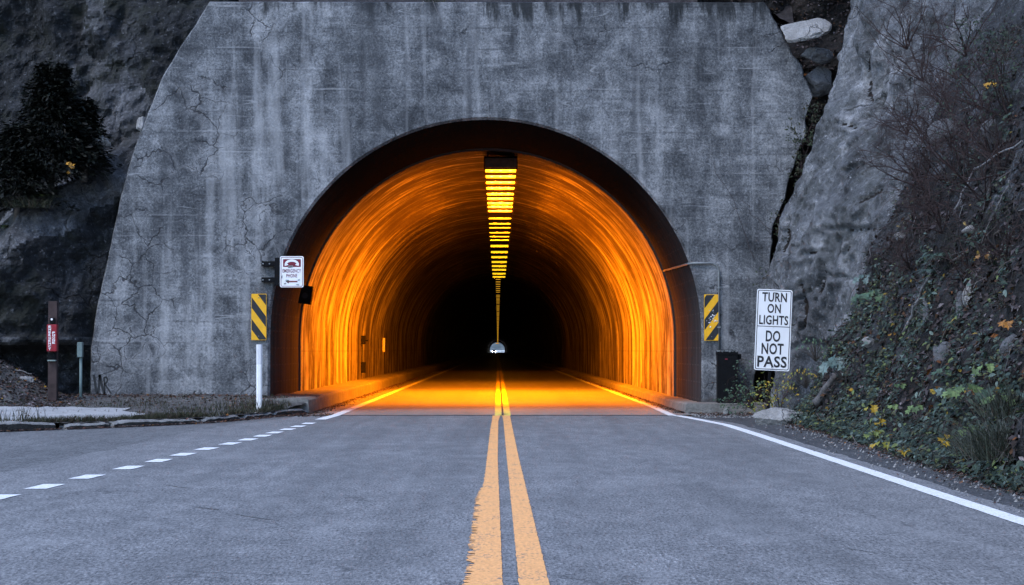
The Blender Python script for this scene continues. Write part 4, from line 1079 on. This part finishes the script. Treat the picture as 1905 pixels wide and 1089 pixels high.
DEAD=[((.028,.018,.016),34),((.05,.038,.04),26),((.085,.07,.075),14),((.2,.17,.18),5),((.07,.03,.012),8),((.16,.055,.012),3),((.35,.2,.02),1.2),((.018,.022,.012),8)]
GRN=[((.018,.034,.022),36),((.03,.05,.034),22),((.055,.085,.07),12),((.012,.022,.014),22),((.11,.15,.13),8),((.10,.13,.04),9),((.06,.06,.025),12),((.3,.2,.02),1)]
def pick(tab,r_):
    t=sum(w for _,w in tab)*r_.random()
    for c,w in tab:
        t-=w
        if t<=0: return c
    return tab[0][0]
DARKD=[((.02,.014,.014),30),((.035,.027,.03),24),((.06,.05,.055),10),((.012,.015,.01),14),((.12,.10,.11),2)]
rl=random.Random(12); random.seed(5)
mb=MB()
for i in range(40000):
    Y=(-31+27.5*rl.random()) if i<34000 else (-42+11*rl.random()); z=rl.random()**1.15*6.4; p,nn=bank_pt(Y,z)
    if fr(p.y,z,40,.7,3)<-.42+.16*max(0,z-2.6): continue
    q=p+nn*rl.uniform(.0,.035)
    nv=(nn+Vector((0,0,.5))+rv(rl,.45)).normalized()
    small(mb,q,nv,rv(rl),rl.uniform(.03,.11 if z>2.5 else .13),jit(pick(DEAD if z<2.6 or rl.random()<.12 else DARKD,rl),rl))
o=mb.build('leaf_litter',M['litter']); tag(o,'brown and grey dead leaves covering the right bank','leaf litter',kind='stuff')
mb=MB()
for i in range(12500):
    Y=(-30+26*rl.random()) if i<10000 else (-42+12*rl.random()); z=rl.random()**1.6*5.2
    if fr(Y,z,60,.8,4)<(-.12+.19*(z-1.3)): continue
    p,nn=bank_pt(Y,z)
    for k in range(3):
        q=p+nn*rl.uniform(.04,.16)+rv(rl,.05); nv=(nn*.6+Vector((-.2,-.3,.8))+rv(rl,.4)).normalized()
        leaf(mb,q,nv,(rv(rl,.6)+Vector((0,0,-.4))),rl.uniform(.04,.10),jit(pick(GRN,rl),rl),OVAL)
    if rl.random()<.3:
        e=p+nn*rl.uniform(.1,.22)+rv(rl,.06); mb.tube([p,e],[.004,.002],3,col=(.03,.03,.02),cap=False)
o=mb.build('undergrowth',M['leaf']); tag(o,'low dark green undergrowth covering the lower right bank','undergrowth',kind='stuff')
mb=MB()
TW=[((.035,.026,.024),10),((.06,.048,.045),6),((.11,.095,.095),3),((.19,.18,.18),1),((.03,.035,.02),4)]
for i in range(5200):
    Y=-31+27.5*rl.random(); z=rl.random()**1.1*6.2
    if fr(Y,z,80,.6,3)<-.25: continue
    p,nn=bank_pt(Y,z); d_=(Vector((-.15,rl.gauss(0,1),rl.gauss(-.25,.8)))).normalized(); d_=(d_-nn*d_.dot(nn)).normalized(); l=rl.uniform(.12,.6)
    a=p+nn*rl.uniform(.0,.06); m_=a+d_*l*.5+nn*rl.uniform(.02,.14); e=a+d_*l+nn*rl.uniform(-.02,.08)+Vector((0,0,-.1*l))
    r_=rl.uniform(.0018,.0055); mb.tube([a,m_,e],[r_,r_,r_*.6],3,col=jit(pick(TW,rl),rl),cap=False)
o=mb.build('dead_stems',M['litter']); tag(o,'tangle of dead brown stems lying over the right bank','brush',kind='stuff')
# dead leaves and needles in the gutters and on the verge
mb=MB()
RED=[((.10,.045,.035),20),((.05,.035,.03),25),((.16,.10,.085),10),((.22,.19,.18),5),((.2,.08,.02),5)]
def flat(x,y,z,s): small(mb,Vector((x,y,z)),(Vector((0,0,1))+rv(rl,.3)).normalized(),rv(rl),s,jit(pick(RED,rl),rl))
for i in range(2600):
    t=rl.random(); p,tg,_=kpos(t); off=-abs(rl.gauss(0,.10))-.01; nr=Vector((-tg.y,tg.x,0)); q=p+nr*off; flat(q.x,q.y,.012+.01*rl.random(),rl.uniform(.02,.06))
for i in range(6000):
    Y=-36+33*rl.random(); x=interp(Y,FT)+.2-abs(rl.gauss(0,.22)); flat(x,Y,.008+.012*rl.random(),rl.uniform(.015,.06))
for i in range(2600):
    Y=-1+60*rl.random()**1.5; flat(3.70-abs(rl.gauss(0,.10)),Y,.012+.015*rl.random(),rl.uniform(.02,.06))
    Y=-1+60*rl.random()**1.5; flat(-3.68+abs(rl.gauss(0,.13)),Y,.012+.015*rl.random(),rl.uniform(.02,.06))
for i in range(700):
    flat(rl.uniform(3.8,5.0),rl.uniform(-3.2,-.8),.012,rl.uniform(.02,.06))
for i in range(400): flat(rl.uniform(-4.3,-3.2),rl.uniform(-3.2,-1.2),.01,rl.uniform(.02,.07))
for i in range(5000):
    x=rl.uniform(-13,-8.2); y=rl.uniform(-4,.3); small(mb,Vector((x,y,zver(x,y)+.015)),(Vector((0,-.2,1))+rv(rl,.4)).normalized(),rv(rl),rl.uniform(.03,.11),jit(pick(DEAD,rl),rl))
for i in range(4200):
    x=rl.uniform(-13,-4.2); y=rl.uniform(-2.6,.0) if rl.random()<.75 else rl.uniform(-8,-1)
    if x>-8 and y<-1.2 and rl.random()<.7: continue
    flat(x,y,zver(x,y)+.012,rl.uniform(.03,.09))
o=mb.build('dead_leaves',M['litter']); tag(o,'reddish dead leaves scattered along kerbs, bank foot and verge','dead leaves',kind='stuff')
mb=MB()
for i in range(1500):
    if rl.random()<.5: x,y,z=rl.uniform(3.75,5.1),rl.uniform(-4,-.76),.0
    else:
        Y=-34+30*rl.random(); x,y,z=interp(Y,FT)-abs(rl.gauss(0,.3)),Y,-.004
    s=rl.uniform(.006,.022); c=rl.choice([(.2,.2,.21),(.09,.09,.095),(.3,.29,.29)])
    mb.add([(x-s,y,z),(x,y-s,z),(x+s,y,z),(x,y+s,z),(x+s*.2,y,z+s*1.2)],[[0,1,4],[1,2,4],[2,3,4],[3,0,4]],col=c)
o=mb.build('gravel',M['litter']); tag(o,'loose grey gravel along the right shoulder and pavement edge','gravel',kind='stuff')
# grass
def blade(mb,p,h,col,lean,w=.006):
    a=rl.uniform(0,6.28); s=Vector((math.cos(a),math.sin(a),0))*w; l=Vector((lean[0],lean[1],0))
    m_=p+Vector((0,0,h*.55))+l*.35*h; e=p+Vector((0,0,h))+l*h
    mb.add([p-s,p+s,m_+s*.7,m_-s*.7,e],[[0,1,2,3],[3,2,4]],col=col)
GC=[((.022,.03,.012),30),((.04,.042,.02),20),((.065,.055,.032),14),((.05,.03,.022),14),((.1,.09,.06),5)]
mb=MB()
for i in range(30000):
    x=rl.uniform(-13,-4.0); k=kerb_y(x)
    y=k+.2+(abs(rl.gauss(0,.55)) if rl.random()<.45 else rl.uniform(0,9))
    if y>-.05: continue
    if x<-6.45 and k+1.0<y<-3.75 and rl.random()<.97: continue
    dens=.5+.9*fr(x,y,50,.8,3)
    if y>-1.6: dens-=.25
    if x<-8.7 and y>-2.5: dens-=.9
    if rl.random()>dens: continue
    h=rl.uniform(.03,.10)*(1.2 if y-k<1 else .8)
    blade(mb,Vector((x,y,zver(x,y))),h,jit(pick(GC,rl),rl),(rl.gauss(0,.4),rl.gauss(0,.4)))
for (cx,cy,n_,hh,sp) in ((-4.62,-2.7,140,.34,.22),(-4.32,-2.75,90,.28,.16),(-4.95,-3.0,80,.22,.2),(-7.55,-9.4,40,.3,.12),(-8.1,-9.6,50,.25,.2),(-5.35,-6.4,70,.16,.2)):
    for i in range(n_):
        x=cx+rl.gauss(0,sp); y=cy+rl.gauss(0,sp); blade(mb,Vector((x,y,.12)),hh*rl.uniform(.4,1.1),jit(pick(GC,rl),rl),(rl.gauss(0,.35),rl.gauss(0,.35)),.006)
o=mb.build('grass',M['grass']); tag(o,'short dark olive grass on the left verge','grass',kind='stuff')
# right bottom pale grass tussocks and ledge grass
def tussock(label,p,n_,h,sp,cols,name='grass_tussock'):
    m_=MB()
    for i in range(n_):
        q=Vector(p)+Vector((rl.gauss(0,sp),rl.gauss(0,sp),0)); e=(q-Vector(p))*1.5
        blade(m_,q,h*rl.uniform(.5,1.1),jit(pick(cols,rl),rl),(e.x*1.5+rl.gauss(0,.5),e.y*1.5+rl.gauss(0,.5)),.005)
    o=m_.build(name,M['grass']); return tag(o,label,'grass')
PALE=[((.06,.07,.055),20),((.10,.105,.09),12),((.035,.045,.03),20),((.08,.06,.045),6)]
tussock('pale feathery grass tussock at the lower right corner of the bank',bp(1880,850,0),900,.42,.16,PALE)
tussock('smaller feathery tussock left of the corner tussock',bp(1840,842,0),500,.3,.14,PALE)
tussock('feathery tussock uphill of the corner tussock',bp(1885,770,0),500,.35,.15,PALE)
q=at(812,8,.5); tussock('grass tuft drooping over the middle of the facade top',(q.x,.25,8.22),160,.3,.12,GC)
for (px,lab,n_) in ((700,'short moss and grass fringe left of the drooping tuft',90),(1180,'short grass fringe on the facade top right of centre',120),(940,'low grass fringe just right of the drooping tuft',120)):
    q=at(px,4,.4); tussock(lab,(q.x,.3,8.2),n_*2,.14,.11,GC)
# hanging rootlets on the facade
for i,(px,py0,px1,py1,lab) in enumerate([(788,0,780,24,'left'),(805,0,822,40,'right')]):
    a=at(px,py0,-.03); b=at(px1,py1,-.03); log('hanging_stem',f'thin pale stem hanging over the facade top, {lab} one of the pair',a,b,.006,.003,M['palewood'],'stem',seed=40+i)
# broad leaved plants
def plant(label,p,nn,n_,size,spread,height,cols,shape=LOB,droop=.3):
    p=Vector(p); t=thing('broadleaf_plant',label,'plant',p)
    st=MB(); lf=MB()
    for i in range(n_):
        a=i*2.4+rl.uniform(-.4,.4); r_=spread*math.sqrt((i+.5)/n_); out=Vector((math.cos(a)*r_,math.sin(a)*r_,0))
        e=p+nn*.12+out+Vector((0,0,height*(1-.5*(r_/spread)**2)*rl.uniform(.75,1.05))); 
        mid=p.lerp(e,.5)+Vector((0,0,height*.12))
        st.tube([p,mid,e],[.006,.004,.003],4,cap=False)
        nv=(Vector((-.1,-.55,.75))+out.normalized()*.35+rv(rl,.18)).normalized()
        leaf(lf,e,nv,out+Vector((0,-.3,-.2)),size*rl.uniform(.7,1.15),jit(pick(cols,rl),rl,.18),shape,droop)
    st.build('stems',M['bark'],t); lf.build('leaves',M['leaf'],t); return t
BLUE=[((.14,.20,.19),6),((.19,.25,.24),4),((.08,.13,.12),3)]
GREEN=[((.055,.10,.065),5),((.08,.14,.07),3),((.035,.07,.045),4)]
BRIGHT=[((.13,.20,.07),4),((.17,.24,.09),2),((.08,.13,.05),3)]
YEL=[((.42,.27,.02),5),((.30,.26,.04),3),((.22,.10,.02),2)]
YG=[((.22,.22,.035),4),((.14,.18,.05),3),((.40,.26,.03),1.5)]
DKG=[((.02,.035,.022),5),((.035,.055,.035),2),((.012,.02,.012),4)]
PL=[(1572,690,14,.20,.24,.30,BLUE,'pale blue-green broad-leaved plant at the foot of the grey buttress'),
    (1640,548,26,.17,.34,.26,GREEN,'dark green ivy-like leafy clump in the corner of rock and bank'),
    (1622,520,10,.12,.2,.2,BLUE,'small grey-green clump above the ivy-like clump'),
    (1518,640,30,.07,.34,.36,GREEN,'fine-leaved green shrublet right of the tall sign'),
    (1500,690,30,.06,.3,.3,YG,'olive small-leaved shrublet low beside the tall sign'),
    (1635,758,3,.13,.10,.10,YEL,'pair of ochre yellow leaves low on the bank'),
    (1650,786,2,.14,.06,.10,YEL,'bright yellow rounded leaf near the bank foot'),
    (1640,812,5,.15,.12,.10,YG,'yellow-green leafy seedling at the bank foot'),
    (1655,828,5,.14,.14,.06,YG,'olive yellow leaves lying just above the foot stones'),
    (1695,842,4,.12,.08,.06,YEL,'golden maple leaf cluster among the foot stones'),
    (1774,830,4,.11,.06,.16,YEL,'upright amber leaf sprig at the right part of the bank foot'),
    (1720,768,5,.13,.13,.12,BRIGHT,'bright green leafy sprig in the middle of the lower bank'),
    (1680,748,4,.10,.10,.10,BRIGHT,'light green sprig left of the middle sprig'),
    (1820,745,12,.15,.24,.22,BRIGHT,'big green maple seedling with rusty leaves near the right edge'),
    (1838,728,3,.10,.08,.12,[((.25,.09,.03),1),((.32,.14,.05),1)],'rust orange leaves in the big green seedling'),
    (1875,740,10,.14,.2,.24,GREEN,'grey-green leafy plant at the right edge of the bank'),
    (1882,760,7,.12,.18,.2,BRIGHT,'light green leaves below the grey-green edge plant'),
    (1825,805,6,.12,.14,.12,BRIGHT,'green and yellow sprig above the pale tussocks'),
    (1855,695,6,.11,.14,.14,BRIGHT,'fresh green sprig uphill of the big green seedling'),
    (1780,685,6,.11,.14,.14,GREEN,'dull green sprig beside the blocky grey rock'),
    (1765,720,4,.14,.08,.16,BLUE,'pale star-shaped leaves in the centre of the bank'),
    (1690,710,3,.09,.08,.08,BRIGHT,'single light green sprout above the middle sprigs'),
    (1755,712,2,.11,.05,.1,YEL,'curled yellow leaf above the pale star-shaped leaves'),
    (1675,612,2,.09,.05,.08,[((.4,.2,.03),1)],'small orange leaf beside the pale rounded rock'),
    (1897,590,3,.12,.08,.1,[((.35,.15,.03),1)],'orange leaves at the right edge halfway up'),
    (1845,455,4,.10,.12,.06,[((.3,.16,.06),1),((.25,.18,.14),1)],'tan fallen leaves lying along the dark stick'),
    (1862,160,7,.11,.14,.14,[((.45,.25,.02),1),((.38,.2,.02),1)],'golden yellow leaf spray high at the upper right'),
    (1815,300,10,.09,.3,.3,DKG,'dark leafy sprig beside the bare shrub high on the bank'),
    (1878,95,22,.10,.4,.4,DKG,'dark green leafy bush in the upper right corner'),
    (1892,175,14,.10,.3,.3,DKG,'dark green leaves behind the golden leaf spray'),
    (1740,40,10,.08,.3,.3,DKG,'low dark leafy tuft at the top of the bank'),
    (1590,390,14,.075,.16,.2,YG,'small leafy sprig growing on the bare face of the grey buttress')]
for px,py,n_,size,sp,h,cols,lab in PL:
    if 'bare face' in lab: p=Vector((5.98,-4.9,3.45)); q=at(px,py,-4.6); p=Vector((q.x,-4.65,q.z-.1)); nn=Vector((-.6,-.6,.4)).normalized()
    elif px<1530: p=at(px,py,-5.2); p.z=max(.05,p.z-.3); nn=Vector((-.5,-.6,.5)).normalized()
    else:
        s=bank_at(px,py+12)
        if s is None: print('miss plant',px,py); continue
        p,nn=bank_pt(*s)
    plant(lab,p-Vector((0,0,.02)),nn,n_,size,sp,h,cols,OVAL if size<.09 else LOB)
mb=MB()
for (px,py,n_,sp) in ((1690,300,4,.3),(1700,270,3,.3),(1690,410,8,.22),(1790,440,5,.4),(1850,420,4,.4),(1700,560,4,.3)):
    s=bank_at(px,py)
    for i in range(n_):
        if s: p,nn=bank_pt(s[0]+rl.gauss(0,sp),max(.1,s[1]+rl.gauss(0,sp)))
        else: continue
        leaf(mb,p+nn*.07,(nn+Vector((0,-.3,.5))+rv(rl,.3)).normalized(),rv(rl),rl.uniform(.05,.085),jit(rl.choice([(.42,.27,.04),(.3,.2,.05),(.38,.30,.2),(.35,.17,.03)]),rl),OVAL)
o=mb.build('yellow_leaves',M['leaf']); tag(o,'scattered small yellow and tan leaves on the bank and rock','fallen leaves',kind='stuff')
# ferns
def fern(label,p,n_,L_,cols):
    p=Vector(p); t=thing('fern',label,'fern',p); m_=MB()
    for i in range(n_):
        a=rl.uniform(math.pi*.85,math.pi*2.15); d=Vector((math.cos(a),math.sin(a)*.8,0)); l=L_*rl.uniform(.7,1.1)
        prev=p
        for k in range(1,15):
            u=k/14; q=p+d*l*u+Vector((0,0,l*(.75*u-.75*u*u)))
            tg=(q-prev).normalized(); s=tg.cross(Vector((0,0,1))).normalized(); w=l*.20*math.sin(math.pi*(u*.85+.12)); c=jit(pick(cols,rl),rl)
            for sg in (-1,1):
                m_.add([prev,q,q+s*sg*w-Vector((0,0,w*.25))+tg*w*.3],[[0,1,2]],col=c)
            prev=q
    m_.build('fronds',M['leaf'],t); return t
FC=[((.05,.085,.06),4),((.08,.12,.095),2),((.03,.055,.04),3)]
fern('green sword fern halfway up the right bank',bp(1765,480,0),16,.5,FC)
fern('grey-green fern below the sword fern on the bank',bp(1745,505,0),10,.32,[((.09,.13,.12),1)])
fern('small fern at the left end of the cliff ledge',(at(20,385,.2).x,.1,3.7),12,.4,[((.03,.05,.02),3),((.06,.07,.02),1)])
fern('light green fern under the dark evergreen on the cliff ledge',(at(78,345,.2).x,.1,4.35),10,.3,[((.07,.10,.03),1)])
# bare twiggy shrubs
def shrub(label,p,dirs,h,depth,mat,seed,leaves=None,name='bare_shrub'):
    r_=random.Random(seed); p=Vector(p); t=thing(name,label,'shrub',p); m_=MB(); lf=MB()
    def grow(a,d,l,rad,k):
        pts=[a]; dd=d.copy()
        for i in range(4):
            dd=(dd+rv(r_,.16)+Vector((0,0,-.02))).normalized(); pts.append(pts[-1]+dd*l/4)
        m_.tube(pts,[lerp(rad,rad*.55,i/4) for i in range(5)],4 if k<2 else 3,cap=False)
        if k<depth:
            for j in range(r_.choice((2,3,3,4))):
                b=pts[r_.randint(1,4)]; grow(b,(dd+rv(r_,.55)).normalized(),l*r_.uniform(.5,.8),rad*.55,k+1)
        elif leaves:
            for j in range(2): leaf(lf,pts[-1]+rv(r_,.03),(Vector((-.2,-.6,.6))+rv(r_,.4)).normalized(),rv(r_),leaves[0]*r_.uniform(.6,1.2),jit(pick(leaves[1],r_),r_),OVAL)
    for d in dirs: grow(p,Vector(d).normalized(),h*r_.uniform(.5,.7),.012,0)
    m_.build('branches',mat,t)
    if leaves: lf.build('leaves',M['leaf'],t)
    return t
D5=[(-.6,-.3,1),(-.2,-.4,1),(.3,-.2,1),(-.9,-.2,.5),(-.5,.5,.9),(-.3,-.8,.6)]
shrub('large reddish bare shrub fanning out high on the right bank',bp(1800,330,0),D5,1.5,4,M['twig'],3)
shrub('wide bare shrub right of the large reddish one',bp(1850,300,0),D5,1.4,4,M['twig'],4)
shrub('thin bare shrub over the grey buttress edge of the bank',bp(1720,350,0),D5,1.2,4,M['twig'],5)
shrub('low bare shrub in the middle of the bank, just left of the sword fern',bp(1760,430,0),D5,.9,4,M['twig'],6)
shrub('bare shrub with sparse dark leaves at the upper right edge',bp(1885,220,0),D5,1.4,4,M['twig'],7,(.05,DKG))
shrub('tangled bare shrub at the top of the bank by the buttress',bp(1720,150,0),D5,1.3,4,M['twig'],8)
for i,(px,py,h_,lab) in enumerate([(1690,250,1.0,'reddish bare shrub lying over the rock just above the pale flake'),(1745,270,1.2,'dense reddish bare shrub below the light grey outcrop'),(1775,210,1.2,'bare shrub standing over the light grey outcrop'),(1830,200,1.3,'bare shrub left of the golden leaf spray'),(1710,330,.9,'short reddish bare shrub under the thin bare one'),(1765,340,1.1,'bare shrub between the large reddish one and the dark stick'),(1840,380,1.0,'bare shrub among the sticks near the right edge'),(1690,90,1.2,'bare shrub high on the rock left of the low dark tuft'),(1800,100,1.3,'bare shrub at the top right below the corner bush'),(1870,320,1.2,'bare shrub behind the long bleached branch'),(1730,430,.8,'low bare shrub left of the sword fern shrub'),(1700,500,.7,'low bare twigs beside the root-like branch'),(1800,520,.7,'low bare twigs above the tall pale split rock'),(1880,480,.8,'bare twigs at the right edge above the orange leaves')]):
    shrub(lab,bp(px,py,0),D5,h_,4,M['twig'],60+i)
shrub('low twiggy shrub with small olive leaves behind the flat roadside rock',(5.0,-5.6,.05),D5,.7,3,M['twig'],9,(.05,YG),'leafy_shrub')
shrub('dark twiggy shrub between the cabinet and the tall sign',(4.95,-1.9,.1),D5,.8,3,M['twig'],10,(.06,GREEN),'leafy_shrub')
shrub('trailing twiggy growth in the dark gap right of the facade',(at(1475,470,-.3).x,-.25,2.6),[(-.4,-.3,.8),(.1,-.3,1),(-.2,-.3,-1),(.3,-.3,-.8)],1.1,3,M['twig'],12,(.06,[((.02,.03,.015),3),((.05,.04,.03),1)]),'leafy_shrub')
shrub('dark leafy shrub hanging in the gap beside the upper facade edge',(at(1500,260,-.2).x,-.2,5.2),[(-.4,-.3,.8),(.2,-.3,1),(-.1,-.3,-1),(.3,-.3,-.8)],.7,3,M['twig'],13,(.07,[((.02,.035,.015),3),((.05,.05,.03),1)]),'leafy_shrub')
log('dry_vine','long thin stem leaning against the facade right of the arch',at(1405,480,-.1),at(1330,300,-.05),.005,.003,M['twig'],'vine',seed=50,bend=.15)
log('dry_vine','shorter thin stem crossing the long one on the facade',at(1440,430,-.1),at(1375,370,-.05),.005,.003,M['twig'],'vine',seed=52,bend=.15)
# dark evergreen on the left ledge
def evergreen(label,base,hgt,wid,n_,seed,cols):
    r_=random.Random(seed); base=Vector(base); t=thing('evergreen_tree',label,'tree',base)
    m_=MB(); m_.tube([base-Vector((0,0,.3)),base+Vector((.05,0,hgt*.5)),base+Vector((0,.05,hgt))],[.07,.045,.012],8)
    for k in range(26):
        z=hgt*(.1+.85*k/26); a=k*2.4; l=wid*(1-.8*k/26)*.8; m_.tube([base+Vector((0,0,z)),base+Vector((math.cos(a)*l*.5,math.sin(a)*l*.5,z+.06)),base+Vector((math.cos(a)*l,math.sin(a)*l,z-.02))],[.018,.012,.005],4)
    m_.build('trunk',M['bark'],t)
    c_=MB()
    for i in range(n_):
        k=r_.random(); z=hgt*(.06+.94*k); a=r_.random()*6.283; l=wid*(1-.78*k)*(r_.random()**.5)*(1+.35*math.sin(a*5+k*21))
        p=base+Vector((math.cos(a)*l,math.sin(a)*l*.8,z-.12*l+r_.gauss(0,.03)))
        d=Vector((math.cos(a),math.sin(a),-.25))+rv(r_,.35); s=r_.uniform(.07,.17); d.normalize(); sd=d.cross((Vector((0,0,1))+rv(r_,.4)).normalized()); col=jit(pick(cols,r_),r_)
        c_.add([p,p+d*s*.6+sd*s*.22,p+d*s,p+d*s*.6-sd*s*.22],[[0,1,2],[0,2,3]],col=col)
    c_.build('crown',M['leaf'],t)
DK=[((.003,.0045,.003),8),((.005,.008,.005),4),((.012,.016,.009),1)]
q=at(88,395,-.3); evergreen('very dark bushy evergreen growing on the left cliff ledge',(q.x-.05,.35,4.75),2.35,1.0,14000,3,DK)
q=at(20,400,-.5); evergreen('low dark evergreen at the far left edge of the ledge',(q.x,.1,4.1),1.7,.9,8000,4,DK)
q=at(150,345,.2); evergreen('small dark evergreen right of the bushy one on the ledge',(q.x,.6,5.0),1.4,.55,5000,5,DK)
mb=MB(); q=at(140,315,.1)
for i in range(7): leaf(mb,Vector((q.x,-.35,q.z))+rv(rl,.05),(Vector((0,-1,.4))+rv(rl,.3)).normalized(),rv(rl),.10,jit((.42,.2,.02),rl),LOB)
o=mb.build('orange_leaf',M['leaf']); tag(o,'orange leaf spray under the dark evergreen on the left ledge','leaf spray')
tussock('dark grass fringe along the left cliff ledge',(at(60,375,-.3).x,-.45,4.1),300,.25,.2,GC)

for i,(px,py,zz,lab) in enumerate([(1490,300,4.7,'mossy tuft low in the dark gap right of the facade'),(1512,215,5.9,'mossy tuft just under the boulders in the dark gap'),(1462,400,3.6,'dark weedy tuft where the gap narrows beside the facade')]):
    q=at(px,py,.15); shrub(lab,(q.x,.1,q.z-.15),[(-.3,-.5,.8),(.2,-.5,1),(-.1,-.6,-.6),(.3,-.5,-.3)],.42,3,M['twig'],90+i,(.06,[((.02,.032,.014),3),((.05,.045,.025),1),((.008,.012,.006),3)]),'leafy_shrub')
mb=MB()
for i in range(2600):
    X=rl.uniform(4.9,7.6); Z=rl.uniform(2.5,8.8); p=Vector(fback(X,Z)); small(mb,p+Vector((0,-.03,0)),(Vector((0,-.7,.6))+rv(rl,.4)).normalized(),rv(rl),rl.uniform(.04,.1),jit(pick(DEAD,rl),rl))
o=mb.build('gap_leaves',M['litter']); tag(o,'brown dead leaves filling the dark gap right of the facade','dead leaves',kind='stuff')
